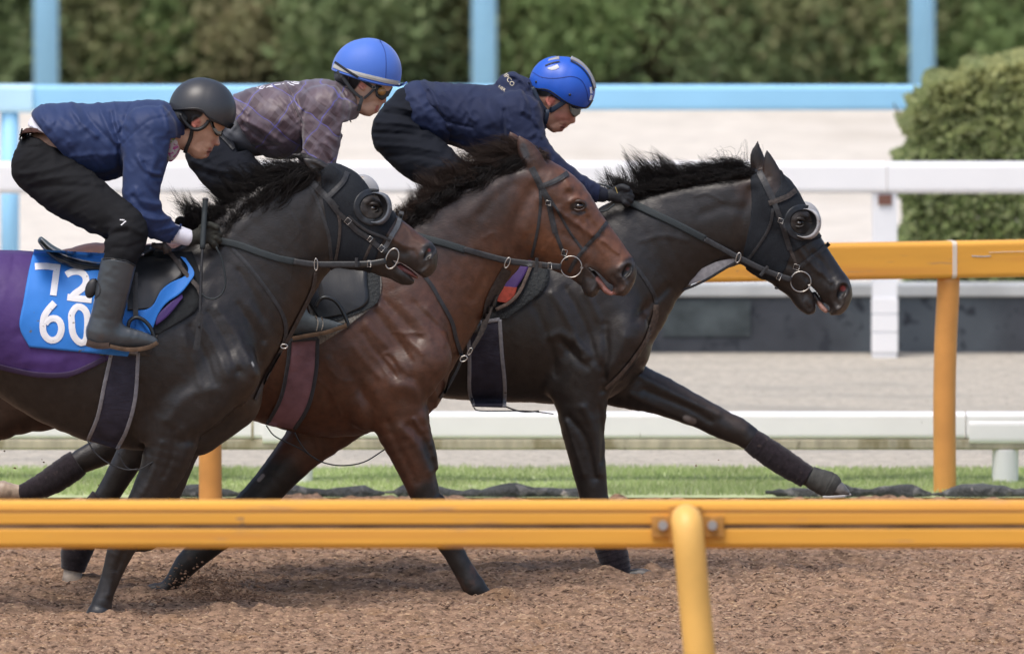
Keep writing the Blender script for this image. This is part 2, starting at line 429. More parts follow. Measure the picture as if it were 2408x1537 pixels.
# wood chips and dirt clods lying on the track
rng = np.random.default_rng(5); V, F = [], []; N = 36000
cx = rng.uniform(-2.7, 2.7, N); cy = 57.6+7.6*rng.random(N)**1.1; cz = track_height(cx, cy)
for i in range(N):
    L_, W_, H_ = rng.uniform(.004, .014)*rng.uniform(.6, 1.4), rng.uniform(.002, .006), rng.uniform(.0015, .006)
    a = rng.normal(0, .45); tl = rng.normal(0, .35); ca, sa = math.cos(a), math.sin(a); o = len(V)
    for sx, sy, sz in ((-1, -1, 0), (1, -.6, 0), (.8, 1, 0), (-.9, .8, 0), (-.5, -.4, 1), (.7, -.2, 1), (.5, .5, 1), (-.6, .5, 1)):
        x, y, z = sx*L_, sy*W_, sz*H_+sx*L_*tl
        V.append((cx[i]+x*ca-y*sa, cy[i]+x*sa+y*ca, cz[i]+z+.001))
    F += [(o+4, o+5, o+6, o+7), (o, o+1, o+5, o+4), (o+1, o+2, o+6, o+5), (o+2, o+3, o+7, o+6), (o+3, o, o+4, o+7)]
chipc = np.repeat(np.array([[.295, .19, .13], [.19, .115, .08], [.39, .275, .195], [.08, .048, .034], [.24, .15, .098]])[rng.choice(5, N, p=[.3, .25, .18, .15, .12])], 8, 0)
m_chip = mat('wood_chips', rough=.9, spec=.2, attr=True)
tag(mesh_obj('wood_chips', V, np.array(F), m_chip, smooth=False, col=chipc), 'loose tan and brown wood chips and dirt crumbs on the track', 'dirt', kind='stuff')
# clods thrown up behind the hooves
V, F = [], []; rng = np.random.default_rng(8)
def clods(n, c, su, sv, rmin, rmax):
    for _ in range(n):
        u = c[0]+rng.normal(0, su); v = c[1]+rng.normal(0, sv); p = P(u, v, c[2]+rng.normal(0, .08)); p[2] = max(p[2], .0); r = rng.uniform(rmin, rmax); o = len(V)
        for i in range(6):
            a = i*PI/3; V.append(p+r*np.array([math.cos(a)*rng.uniform(.6, 1.3), rng.normal(0, .4), math.sin(a)*rng.uniform(.4, 1)]))
        V.append(p+np.array([0, -r*.6, 0])); V.append(p+np.array([0, r*.6, 0]))
        for i in range(6): F.append((o+i, o+(i+1) % 6, o+6)); F.append((o+(i+1) % 6, o+i, o+7))
clods(700, (490, 1385, 61.0), 52, 24, .002, .008); clods(420, (500, 1425, 60.9), 80, 16, .002, .009); clods(60, (420, 1370, 61.), 110, 45, .0015, .005)
clods(60, (1180, 1400, 60.95), 25, 6, .003, .01); clods(60, (1500, 1385, 61.85), 30, 8, .003, .01); clods(90, (260, 1450, 60.0), 40, 8, .003, .01)
for u, v in ((99, 1080), (104, 1085), (231, 1140), (10, 1060), (1637, 1094), (1690, 1080), (35, 1100), (100, 615), (40, 1340), (60, 1355), ):
    clods(1, (u, v, 60.5), .5, .5, .003, .006)
tag(mesh_obj('thrown_dirt', V, F, mat('thrown_dirt', (.22, .135, .09), .95, .2, noise=(90, .4)), smooth=False), 'brown dirt kicked up behind the galloping hooves', 'dirt', kind='stuff')

# ---- rails ------------------------------------------------------
def extrude_profile(prof, x0, x1, Yc, yaw=0.0, xc=0.0, nseg=1):
    """closed profile rows (dy, z) swept along x, turned by yaw about (xc, Yc)"""
    V, F = [], []; k = len(prof)
    for s_ in range(nseg+1):
        x = x0+(x1-x0)*s_/nseg
        for dy, z in prof:
            dx = x-xc; V.append((xc+dx*math.cos(yaw)-dy*math.sin(yaw), Yc+dx*math.sin(yaw)+dy*math.cos(yaw), z))
    for s_ in range(nseg):
        for i in range(k): j = (i+1) % k; F.append((s_*k+i, s_*k+j, (s_+1)*k+j, (s_+1)*k+i)[::-1])
    F.append(tuple(range(k))[::-1] if False else tuple(range(k))); F.append(tuple(nseg*k+i for i in range(k))[::-1])
    return V, F
def rounded(y0, y1, z0, z1, r, n=4):
    out = []
    for cy_, cz_, a0 in ((y1-r, z1-r, 0), (y0+r, z1-r, 90), (y0+r, z0+r, 180), (y1-r, z0+r, 270)):
        for i in range(n+1):
            a = math.radians(a0+90*i/n); out.append((cy_+r*math.cos(a), cz_+r*math.sin(a)))
    return out
def zat(v, Y): return float(P(1204, v, Y)[2])
m_yel = mat('yellow_paint', (.78, .385, .055), .5, .45, noise=(5, .08, (.25, 1, 2)), mix=[(3, .52, .2, (.70, .31, .055), (.15, 1, 5)), (9, .62, .10, (.58, .30, .10), (.35, 1, 4)), (14, .72, .03, (.38, .22, .11), (.6, 1, 2))], bump=(30, .12, .004))
m_yel_post = mat('yellow_post_paint', (.78, .46, .12), .45, .5, noise=(5, .12), mix=(8, .72, .05, (.62, .34, .10)))
m_rust = mat('painted_bracket', (.46, .23, .06), .7, .3, noise=(30, .3))
m_steel = mat('bolt_steel', (.45, .46, .47), .45, .5, metal=.6)
m_grime = mat('groove_grime', (.16, .10, .06), .9, .2, noise=(25, .5, (.2, 1, 1)))
# near yellow rail
zt, zb = zat(1176, Y_NEAR), zat(1287, Y_NEAR); H = zt-zb
root = empty('yellow_rail', (0, Y_NEAR, 0), 'nearest yellow guard rail, blurred, crossing in front of the horses\' legs', 'rail')
g0, g1 = zt-.50*H, zt-.58*H
prof = [(.05, zt-.012), (.042, zt), (-.008, zt), (-.03, zt-.012), (-.034, zt-.03), (-.030, zt-.036), (-.034, zt-.05), (-.034, g0+.006), (-.028, g0), (-.028, g1), (-.034, g1-.006), (-.034, zb+.018), (-.022, zb), (.04, zb), (.05, zb+.012)]
V, F = extrude_profile(prof, -9, 9, Y_NEAR, nseg=12)
mesh_obj('rail_beam', V, F, m_yel, root, smooth=False)
V, F = boxm(-9, 9, Y_NEAR-.0305, Y_NEAR-.02, g1-.001, g0+.001); mesh_obj('groove_strip', V, F, m_grime, root, smooth=False)
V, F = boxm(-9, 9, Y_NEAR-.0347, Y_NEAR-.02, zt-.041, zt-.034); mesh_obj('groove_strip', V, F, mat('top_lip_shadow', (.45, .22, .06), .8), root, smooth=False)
def near_post(u0, root):
    dx = float(P(u0, 1200, Y_NEAR)[0]-P(1615, 1200, Y_NEAR)[0])
    pts = [(1612, 1216, -.085), (1614, 1222, -.12), (1617, 1240, -.155), (1622, 1290, -.17), (1632, 1400, -.17), (1645, 1537, -.17), (1664, 1760, -.17), (1676, 1960, -.17)]
    W = np.array([P(u, v, Y_NEAR+d) for u, v, d in pts]); W[:, 0] += dx; W = cr(W, 5)
    V, F = tube(W, np.r_[np.linspace(.049, .0585, 6), np.full(len(W)-6, .0585)], 20); po = mesh_obj('post', V, F, m_yel_post, root)
    V, F = ellipsoid(tuple(W[0]+np.array([0, .012, 0])), (.05, .045, .046)); mesh_obj('post_cap', V, F, m_yel_post, po)
    ps = []
    for s in (-1, 1):
        c = P(1617+s*58, 1236, Y_NEAR-.045)+[dx, 0, 0]
        Vb, Fb = boxm(c[0]-.042, c[0]+.042, c[1]-.006, c[1]+.018, c[2]-.04, c[2]+.036); ps.append((Vb, Fb))
        Vb, Fb = tube([c+[-.0*s, -.026, .004], c+[0, -.004, .004]], .018, 8)
        mesh_obj('bolt', Vb, Fb, m_steel, root, smooth=False)
    Vb, Fb = boxm(W[0][0]-.06, W[0][0]+.06, Y_NEAR-.05, Y_NEAR-.0335, zb+.02, zt-.02); ps.append((Vb, Fb))
    V, F = join(ps); mesh_obj('bracket', V, F, m_rust, root, smooth=False)
for u0 in (1615-2210, 1615, 1615+2210): near_post(u0, root)
# far yellow rail, turned a little towards the camera on its left
YAW = math.radians(14.5); uc = 2222; Pc = P(uc, 567, Y_YELLOW); ztf = float(Pc[2]); zbf = zat(653, Y_YELLOW)
root = empty('yellow_rail', (float(Pc[0]), Y_YELLOW, 0), 'yellow guard rail running behind the horses, pale joint above its post', 'rail')
prof = rounded(-.055, .055, zbf, ztf, .022)
V, F = extrude_profile(prof, float(Pc[0])-9, float(Pc[0])+4, Y_YELLOW, YAW, float(Pc[0]), 10)
mesh_obj('rail_beam', V, F, m_yel, root, smooth=False)
xj = float(P(2238, 600, Y_YELLOW)[0]); pj = [(a*1.045, zbf+(z-zbf)*1.01-.001+.0) for a, z in prof]
V, F = extrude_profile([(y*1.05, (z-(zbf+ztf)/2)*1.03+(zbf+ztf)/2) for y, z in prof], xj-.011, xj+.011, Y_YELLOW, YAW, float(Pc[0]), 1)
mesh_obj('joint_cover', V, F, mat('joint_pale', (.70, .62, .52), .6), root, smooth=False)
V, F = boxm(xj+.05, xj+.35, Y_YELLOW-.0575+.02, Y_YELLOW, zbf+.058, zbf+.062)
m_yp2 = mat('far_yellow_post_paint', (.66, .31, .08), .5, .5, noise=(5, .12), mix=(3, .52, .08, (.50, .23, .09), (1, 1, .5)))
m_scuff = mat('rail_scuff', (.42, .50, .56), .8, noise=(60, .3)); Yf = lambda u, v: Y_YELLOW+(u-uc)/510.0*math.tan(YAW)-.0585
for ln, wd, mm in (([(2285, 602), (2310, 603), (2330, 602)], 2.2, m_scuff), ([(2325, 594), (2370, 592), (2420, 591)], 1.3, mat('pale_scratch', (.72, .66, .55), .8))):
    V, F = ribbon(ln, wd, Yf, .001); mesh_obj('scuff', V, F, mm, root, smooth=False)
def far_post(u0):
    du = u0-2222; Yp = Y_YELLOW+float(P(u0, 600, Y_YELLOW)[0]-Pc[0])*math.tan(YAW)
    W = np.array([P(2230+du, 650, Yp+.02), P(2229+du, 700, Yp+.03), P(2224+du, 800, Yp+.04), P(2221+du, 930, Yp+.04), P(2221.5+du, 1080, Yp+.04), P(2222+du, 1182, Yp+.04)]); W[-1][2] = -.08
    V, F = tube(cr(W, 4), .0535, 20); mesh_obj('post', V, F, m_yp2, root)
for u0 in (495-1730, 495, 2222): far_post(u0)
# low white rail by the grass
m_white = mat('white_rail_paint', (.90, .90, .91), .5, .5, noise=(3, .04), mix=[(6, .74, .05, (.6, .6, .58), (4, 1, .5)), (22, .74, .03, (.4, .4, .38), (2.5, 1, .5))])
m_algae = mat('algae_edge', (.44, .40, .31), .9, .2, noise=(14, .3, (1, 1, .3)), mix=[(7, .5, .15, (.25, .22, .14), (1, 1, .4)), (18, .60, .1, (.10, .09, .06), (1, 1, .4))])
m_white_clean = mat('clean_white_paint', (.84, .84, .86), .5, .5, noise=(2, .03))
zt, zb = zat(968, Y_LOW), zat(1055, Y_LOW)
root = empty('white_rail', (0, Y_LOW, 0), 'low thick white plastic rail with a green mouldy lower edge beside the grass', 'rail')
us = [-1500, 2270, 4000]
for a, b in zip(us[:-1], us[1:]):
    x0, x1 = float(P(a, 1000, Y_LOW)[0])+.004, float(P(b, 1000, Y_LOW)[0])-.004
    V, F = extrude_profile(rounded(-.06, .06, zb+.052, zt, .022), x0, x1, Y_LOW, nseg=8); mesh_obj('rail_beam', V, F, m_white, root, smooth=False)
V, F = extrude_profile(rounded(-.056, .05, zb, zb+.0525, .012), -6, 6, Y_LOW, nseg=8); mesh_obj('mouldy_edge', V, F, m_algae, root, smooth=False)
for u in (704, 2364):
    x = float(P(u, 1100, Y_LOW)[0]); V, F = tube([(x, Y_LOW, zb-.0005), (x, Y_LOW, zb-.004), (x, Y_LOW, -.06), (x, Y_LOW, -.07)], .063, 24); mesh_obj('post', V, F, m_white_clean, root)
    V, F = extrude_profile(rounded(-.068, .05, zb+.025, zt-.03, .03), x-.175, x+.175, Y_LOW, nseg=2); mesh_obj('joint_sleeve', V, F, m_white, root, smooth=False)
for u in (594,):
    x = float(P(u, 1000, Y_LOW)[0]); V, F = extrude_profile(rounded(-.0625, .05, zb+.03, zt+.002, .035), x-.006, x+.006, Y_LOW); mesh_obj('joint_seam', V, F, m_algae, root, smooth=False)
# dark rolled sheet lying along the grass edge
rng = np.random.default_rng(3); m_roll = mat('rolled_sheet', (.075, .08, .08), .8, .3, noise=(12, .4, (.3, 1, 1)), mix=[(14, .55, .1, (.16, .16, .155)), (10, .66, .05, (.4, .36, .33))], bump=(30, 1, .03))
for i, (u0, u1) in enumerate(((330, 905), (905, 1420), (1800, 2190), (2190, 2800))):
    a = np.linspace(u0, u1, 26); W = np.array([P(u, 1162+3*math.sin(u*.021+i)+rng.normal(0, .7), 66.16) for u in a]); W[:, 2] = .016+.006*np.sin(a*.021+i)
    r = (.032+.011*np.sin(a*.031+i*2)+rng.normal(0, .0045, len(a)))*np.clip(np.minimum(np.arange(26), 25-np.arange(26))/2.2, .25, 1)
    V, F = tube(W, r, 10); o = mesh_obj('rolled_sheet', V, F, m_roll)
    tag(o, ['dark lumpy roll of groundsheet on the grass edge, left of the middle horse\'s landing foreleg', 'dark lumpy roll of groundsheet on the grass edge, right of the bay horse\'s landing foreleg', 'dark lumpy roll of groundsheet ending left of the far yellow post', 'dark lumpy roll of groundsheet lying right of the far yellow post'][i], 'groundsheet roll', 'rolled sheets along the grass edge')
# short grass
rng = np.random.default_rng(21); N = 42000; gx = rng.uniform(-2.9, 2.9, N); gy = rng.uniform(66.24, ground_Y(1103)+.02, N); hgt = rng.uniform(.012, .034, N)*(1+.5*vnoise(gx, gy, .5, 31)); lean = rng.normal(0, .012, (N, 2)); wv = rng.uniform(.0018, .0035, N)
Vg = np.stack([np.stack([gx-wv, gy, 0*gx], -1), np.stack([gx+wv, gy+.001, 0*gx], -1), np.stack([gx+lean[:, 0], gy+lean[:, 1], hgt], -1)], 1).reshape(-1, 3)
gc = np.array([[.40, .50, .21], [.48, .57, .26], [.55, .61, .34], [.60, .60, .42], [.32, .40, .18]])[rng.choice(5, N, p=[.3, .3, .2, .08, .12])]*(1+.2*vnoise(gx, gy, .35, 32))[:, None]
tag(mesh_obj('grass', Vg, np.arange(3*N).reshape(N, 3), translucent(mat('grass_blades', rough=.8, spec=.2, attr=True), .35), smooth=False, col=np.repeat(gc, 3, 0)), 'strip of short bright green grass along the track edge', 'grass', kind='stuff')
# low dark wall with a pale coping behind the sand course
Yw = Y_WHITE+.35; wt, wb = zat(697, Yw), -.05; ct = zat(668, Yw)
root = empty('low_wall', (0, Yw, 0), 'low dark concrete wall with a pale coping behind the sand course', 'wall')
m_wall = mat('dark_wall', (.072, .077, .088), .95, .08, noise=(5, .25, (.6, 1, .8)), mix=[(.9, .5, .12, (.11, .125, .14), (.8, 1, .5)), (11, .55, .1, (.05, .055, .065))], bump=(12, .5, .01))
V, F = boxm(-8, 8, Yw, Yw+.15, wb, wt); mesh_obj('wall', V, F, m_wall, root, smooth=False)
V, F = extrude_profile(rounded(-.03, .2, wt+.001, ct, .01), -8, 8, Yw, nseg=2); mesh_obj('coping', V, F, mat('coping', (.55, .56, .55), .8, noise=(3, .15)), root, smooth=False)
x0, x1 = float(P(1560, 750, Yw)[0]), float(P(1765, 750, Yw)[0])
V, F = boxm(x0, x1, Yw-.012, Yw-.001, zat(790, Yw), zat(706, Yw)); mesh_obj('pale_panel', V, F, mat('wall_panel', (.085, .10, .105), .95, .05, noise=(6, .35)), root, smooth=False)
# white rail on posts
zt, zb = zat(380, Y_WHITE), zat(454, Y_WHITE)
root = empty('white_rail', (0, Y_WHITE, 0), 'tall white rail on square posts in front of the low dark wall', 'rail')
xr = float(P(2085, 400, Y_WHITE)[0])
for a, b in ((-9, xr-.003), (xr+.003, 9)):
    V, F = extrude_profile(rounded(-.06, .06, zb, zt, .03), a, b, Y_WHITE, nseg=2); mesh_obj('rail_beam', V, F, m_white_clean, root, smooth=False)
m_wpost = mat('white_post_paint', (.80, .81, .84), .6, .5, noise=(3, .06))
for u in (2080-2990, 2080-1495, 2080, 2080+1495):
    x = float(P(u, 700, Y_WHITE)[0]); V, F = boxm(x-.066, x+.066, Y_WHITE-.04, Y_WHITE+.06, -.02, zb-.0005); po = mesh_obj('post', V, F, m_wpost, root, smooth=False)
    V, F = boxm(x-.036, x+.036, Y_WHITE-.055, Y_WHITE-.041, zb-.06, zb-.006); mesh_obj('rusty_plate', V, F, mat('rust_plate', (.17, .08, .06), .8), root, smooth=False)
    for va, vb in ((700, 735), (738, 778), (781, 826)):
        V, F = boxm(x-.071, x+.071, Y_WHITE-.047, Y_WHITE-.0405, zat(vb, Y_WHITE), zat(va, Y_WHITE)); mesh_obj('post_wrap', V, F, m_white_clean, root, smooth=False)
# light blue rail
m_blue = mat('light_blue_paint', (.31, .62, .88), .5, .5, noise=(2, .05))
m_blue_pale = mat('pale_blue_paint', (.50, .76, .92), .5, .5, noise=(2, .05))
zt, zb = zat(200, Y_BLUE), zat(259, Y_BLUE)
root = empty('blue_rail', (0, Y_BLUE, 0), 'light blue rail running behind the riders\' heads', 'rail')
xs_ = float(P(78, 230, Y_BLUE)[0])
V, F = extrude_profile(rounded(-.05, .05, zb, zt, .025), xs_, float(P(2215, 230, Y_BLUE)[0]), Y_BLUE, nseg=2); mesh_obj('rail_beam', V, F, m_blue, root, smooth=False)
V, F = extrude_profile(rounded(-.07, .05, zb-.012, zt+.004, .025), xs_-3, xs_-.001, Y_BLUE, nseg=2); mesh_obj('rail_sleeve', V, F, m_blue_pale, root, smooth=False)
for u in (23, 1100, 2205):
    x = float(P(u, 300, Y_BLUE)[0])
    if u == 1100: continue
    V, F = tube([(x, Y_BLUE, zb+.0), (x, Y_BLUE, .04)], .052, 16); mesh_obj('post', V, F, m_blue, root)
# tall light blue poles at the far edge of the sand
for i, u in enumerate((108, 1138, 2169)):
    x = float(P(u, 100, Y_POLE)[0]); V, F = tube([(x, Y_POLE, .02), (x, Y_POLE, 3.2)], .088, 20); o = mesh_obj('blue_pole', V, F, m_blue)
    tag(o, ['tall light blue pole above the rider in the black helmet', 'tall light blue pole between the two blue helmets', 'tall light blue pole beside the clipped bush'][i], 'pole', 'tall light blue poles')

# ---- foliage ----------------------------------------------------
def leaf_cloud(n, fn, size, seed, cols, aspect=.5, yaw=0):
    """n leaf-shaped faces; fn(rng, n) -> points"""
    r = np.random.default_rng(seed); c = fn(r, n); n = len(c)
    d = r.normal(size=(n, 3)); d /= np.linalg.norm(d, axis=1)[:, None]; e = np.cross(d, r.normal(size=(n, 3))); e /= np.linalg.norm(e, axis=1)[:, None]
    s = size*r.uniform(.6, 1.4, n)[:, None]
    V = np.stack([c-d*s, c+e*s*aspect, c+d*s, c-e*s*aspect], 1).reshape(-1, 3); F = np.arange(4*n).reshape(n, 4)
    k = r.integers(0, len(cols), n); col = np.repeat(np.array(cols)[k], 4, 0)
    return V, F, col
m_leaf = translucent(mat('leaves', rough=.8, spec=.15, attr=True), .45); m_bark = mat('bark', (.12, .085, .06), .95, .2, noise=(12, .4, (1, 1, .2)))
greens = [(.32, .365, .195), (.33, .39, .20), (.29, .33, .18), (.36, .40, .21), (.34, .35, .20)]
rng = np.random.default_rng(11)
wh = {-3: 'well beyond the left edge', -2: 'second beyond the left edge', -1: 'at the left edge, left of the first blue pole', 0: 'just right of the left-hand blue pole', 1: 'above the matt black helmet', 2: 'between the black helmet and the plain blue helmet', 3: 'above the plain blue helmet', 4: 'behind the middle blue pole', 5: 'above the vented blue helmet', 6: 'just right of the vented blue helmet', 7: 'above the leading horse\'s ears', 8: 'left of the right-hand blue pole', 9: 'above the clipped bush', 10: 'at the right edge, beyond the bush', 11: 'second beyond the right edge', 12: 'well beyond the right edge'}
for ti in range(-3, 13):
    cyy = 101.75+rng.uniform(-.25, .25); wdt = .76; Hh = rng.uniform(2.9, 3.6); cx_ = float(P(175+231*ti, 100, 101.7)[0])
    sh = ti % 4
    tcol = [np.array(g)*[(1.0, .93, .9), (.93, 1.1, .9), (1.12, .95, 1), (.86, .96, .9)][sh] for g in greens]
    def fn(r, n, cx_=cx_, cyy=cyy, wdt=wdt, Hh=Hh):
        k = 46; cc = np.stack([r.uniform(-1, 1, k), r.uniform(-1, .6, k), r.uniform(0, 1, k)], -1)
        q = cc[r.integers(0, k, n)]+r.normal(0, 1, (n, 3))*[.34, .22, .07]
        rad = .66*wdt*(1-.25*np.clip(q[:, 2], 0, 1))
        return np.stack([cx_+q[:, 0]*rad, cyy+q[:, 1]*.45, .03+q[:, 2]*Hh], -1)
    V, F, col = leaf_cloud(22000, fn, .040, 110+ti, tcol)
    root = empty('conifer_tree', (cx_, cyy, .04))
    tag(root, 'green conifer of the tall hedge, '+wh[ti], 'tree', 'conifers in a row behind the track')
    mesh_obj('crown', V, F, m_leaf, root, smooth=False, col=col)
    pts = np.array([(cx_, cyy+.1, .0), (cx_+.02, cyy+.1, 1.2), (cx_, cyy+.1, Hh*.9)]); V, F = tube(pts+np.array([0, .25, 0]), [.05, .04, .015], 8)
    br = [(V, F)]
    for b in range(9):
        a = rng.uniform(0, 2*PI); z = .3+b*.3; br.append(tube([(cx_, cyy+.1, z), (cx_+.25*math.cos(a), cyy+.1+.25*math.sin(a), z+.18)], [.02, .006], 5))
    V, F = join(br); mesh_obj('trunk', V, F, m_bark, root)
# second dark row behind, one mass
def fn(r, n): return np.stack([r.uniform(-9, 9, n), r.uniform(102.5, 103.6, n), r.uniform(0, 4.6, n)], -1)
V, F, col = leaf_cloud(40000, fn, .10, 77, [np.array(g)*.8 for g in greens])
tag(mesh_obj('woodland', V, F, m_leaf, smooth=False, col=col), 'dense dark green woodland behind the row of conifers', 'woodland', kind='stuff')
# clipped bush
Yb = Y_WHITE+2.2; c0 = P(2124, 660, Yb); xl, zt_ = float(c0[0]), zat(152, Yb); z0_ = .05
def fn(r, n):
    W2, D2, Hh = 1.0, .55, zt_-z0_; p = r.uniform(-1, 1, (n*4, 3)); k = r.integers(0, 3, n*4); sgn = np.sign(r.uniform(-1, 1, n*4)); sgn = np.where((k == 1), -1, sgn); sgn = np.where(k == 2, 1, sgn)
    p[np.arange(n*4), k] = sgn*np.where(r.random(n*4) < .25, r.uniform(.2, .85, n*4), r.uniform(.82, 1.0, n*4))
    q = np.abs(p[:, [0, 2]]); rr = (q[:, 0]**3.2+np.clip(p[:, 2], 0, 1)**3.2)**(1/3.2); p = p[rr < 1.03][:n]
    lump = 1+.045*vnoise(p[:, 0]*3, p[:, 2]*3, .3, 3)+.03*vnoise(p[:, 0]*9, p[:, 2]*9, .5, 4)
    return np.stack([xl+W2+p[:, 0]*W2*lump, Yb+D2+p[:, 1]*D2*lump, z0_+Hh/2+p[:, 2]*Hh/2*np.where(p[:, 2] > 0, lump, 1)], -1)
root = empty('clipped_bush', (xl+1, Yb+.5, z0_), 'clipped green bush with yellowish top leaves behind the tall white rail', 'bush')
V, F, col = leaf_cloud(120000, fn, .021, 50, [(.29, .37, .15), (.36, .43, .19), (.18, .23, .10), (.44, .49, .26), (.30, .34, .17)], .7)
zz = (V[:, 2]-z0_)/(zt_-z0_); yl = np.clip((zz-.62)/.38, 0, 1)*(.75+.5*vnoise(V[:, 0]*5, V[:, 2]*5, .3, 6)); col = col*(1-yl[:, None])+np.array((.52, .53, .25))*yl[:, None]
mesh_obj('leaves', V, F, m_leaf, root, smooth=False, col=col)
br = []
for b in range(40):
    a = np.array([xl+rng.uniform(.2, 1.8), Yb+rng.uniform(.3, .8), z0_]); br.append(tube([a, a+[rng.normal(0, .1), rng.normal(0, .1), .6], a+[rng.normal(0, .2), rng.normal(0, .15), 1.15]], [.016, .012, .004], 5))
V, F = join(br); mesh_obj('stems', V, F, m_bark, root)

# ================================================================ horses
HV = .0049
Y1, Y2, Y3 = 60.15, 61.15, 62.05
m_eye = mat('horse_eye', (.012, .008, .006), .06, .8, coat=1)
DUST = {'black_brown_coat': (.026, .020, .017), 'bay_coat': (.085, .042, .027), 'black_coat': (.026, .0205, .018)}
def coat(name, rough=.40, spec=.52, coatw=0): return mat(name, rough=rough, spec=spec, coat=coatw, attr=True, noise=(30, .25), mix=[(9, .58, .18, DUST[name]), (150, .70, .05, DUST[name])], bump=(190, .3, .003, (.4, 1, 1)))
def fibres(seed, amp=1.0):
    return lambda u, v: 1e-3*amp*(1.5*vnoise(u+v*.35, v*.4, 17, seed)+1.1*vnoise(u*.8-v*.5, v*.5+u*.3, 11, seed+1)+.5*vnoise(u, v, 5, seed+2))
class Horse: pass
def build_horse(Y0, box, chains, relief, base, pstrokes, label, seed, mname, subs=(), loc_u=0):
    f = Field(box, Y0, HV, .46)
    for c in chains: f.chain(**c)
    f.relief_sym([(a*1.7, s_*1.05, l) for a, s_, l in relief], fibres(seed, .95))
    for c in subs: f.chain(**c)
    V, Q = f.mesh(smooth=2)
    x, _, z = P(loc_u, 1000, Y0); root = empty('horse', (float(x), Y0, 0), label, 'horse', 'galloping racehorses')
    m = coat(mname); body = mesh_obj('body', V, Q, m, root, col=paint(V, base, pstrokes, Y0))
    h = Horse(); h.f, h.root, h.Y0, h.body, h.coat = f, root, Y0, body, m
    h.n_mesh = len(V); return h
def D(pts, **k): return dict(pts=pts, **k)
def mane(h, roots, tips, n, rad, seed, mt, curl=.03, spread=.4, name='mane', yoff=0.0, **kw):
    r = P(np.array(roots)[:, 0], np.array(roots)[:, 1], h.Y0+yoff); t = P(np.array(tips)[:, 0], np.array(tips)[:, 1], h.Y0+yoff)
    k = 12; r = resample(cr(r, 4), k*2); t = resample(cr(t, 4), k*2)
    V, F = hair(r, t, n, rad, np.random.default_rng(seed), curl=curl, spread=spread, **kw)
    return mesh_obj(name, V, F, mt, h.root, smooth=True)
def eyes(h, u, v, r=10, lidm=None, push=.010):
    for s in (-1, 1):
        Y = float(h.f.surf([u], [v], 0)[0]) if s < 0 else 2*h.Y0-float(h.f.surf([u], [v], 0)[0])
        c = P(u, v, Y+(.013 if s < 0 else -.013)); rm = M(r, Y)
        c2 = np.array(c)+[0, (push if s < 0 else -push), 0]; V, F = ellipsoid(tuple(c2), (rm*1.3, rm*1.7, rm*.95)); e = mesh_obj('eye', V, F, m_eye, h.root)
        for ang0, ang1, rr, wd in ((200, 345, 1.15, 4.2), (20, 160, 1.05, 3.0)):
            a = np.radians(np.linspace(ang0, ang1, 12)); uu, vv = u+r*1.35*rr*np.cos(a), v+r*rr*np.sin(a)
            W = P(uu, vv, Y+(-1 if s < 0 else 1)*(.014-push)+0*uu); W[:, 1] += (1 if s < 0 else -1)*.006*np.abs(np.cos(a)); V, F = tube(W, M(wd, h.Y0)*np.sin(np.linspace(.3, PI-.3, 12)), 8); mesh_obj('eyelid', V, F, lidm, h.root)
m_mane_black = mat('black_mane', (.012, .0095, .009), .6, .25)
m_mane_brown = mat('brown_mane', (.040, .025, .019), .6, .25)

# ---- horse 1 : black-brown with hood -----------------------------
ch = [
 D([(-330, 775, 120, 0, .8), (-200, 755, 172, 0, .85), (-80, 750, 158, 0, .92), (50, 768, 172, 0, .85), (180, 806, 206, 0, .74), (300, 828, 228, 0, .68), (400, 835, 222, 0, .62)]),
 D([(400, 835, 222, 0, .62), (480, 770, 185, 0, .55), (560, 675, 165, 0, .45), (640, 570, 148, 0, .40), (725, 513, 122, 0, .42), (775, 478, 92, 0, .5)]),
 D([(520, 925, 98, 0, .95), (450, 975, 98, 0, .9)], k=.03),
 D([(430, 640, 34, 0, .8), (380, 615, 36, 0, .8)], k=.05),
 # head
 D([(772, 452, 58, 0, .82), (800, 468, 60, 0, .85), (835, 500, 58, 0, .82), (890, 535, 48, 0, .72), (950, 577, 44, 0, .68), (985, 602, 40, 0, .82)], k=.03),
 D([(800, 530, 96, 0, .50), (855, 552, 83, 0, .50), (905, 573, 64, 0, .55), (945, 588, 50, 0, .62)], k=.02),
 D([(985, 600, 38, 0, .88), (998, 620, 30, 0, .95), (999, 636, 17, 0, 1.4)], k=.02),
 D([(890, 610, 36, 0, .7), (925, 632, 26, 0, .8), (948, 648, 22, 0, 1.0), (962, 656, 15, 0, 1.2)], k=.015),
]
for s in (-1, 1):
    ch += [
     D([(440, 640, 55, s*.07, .6), (490, 760, 72, s*.13, .5), (535, 870, 72, s*.165, .55)], k=.05),
     D([(540, 880, 70, s*.17, .7), (470, 940, 80, s*.165, .6), (395, 985, 78, s*.15, .6)], k=.035),
     D([(-260, 700, 90, s*.15, .8), (-230, 830, 125, s*.16, .55), (-180, 900, 100, s*.17, .5)], k=.04),
    ]
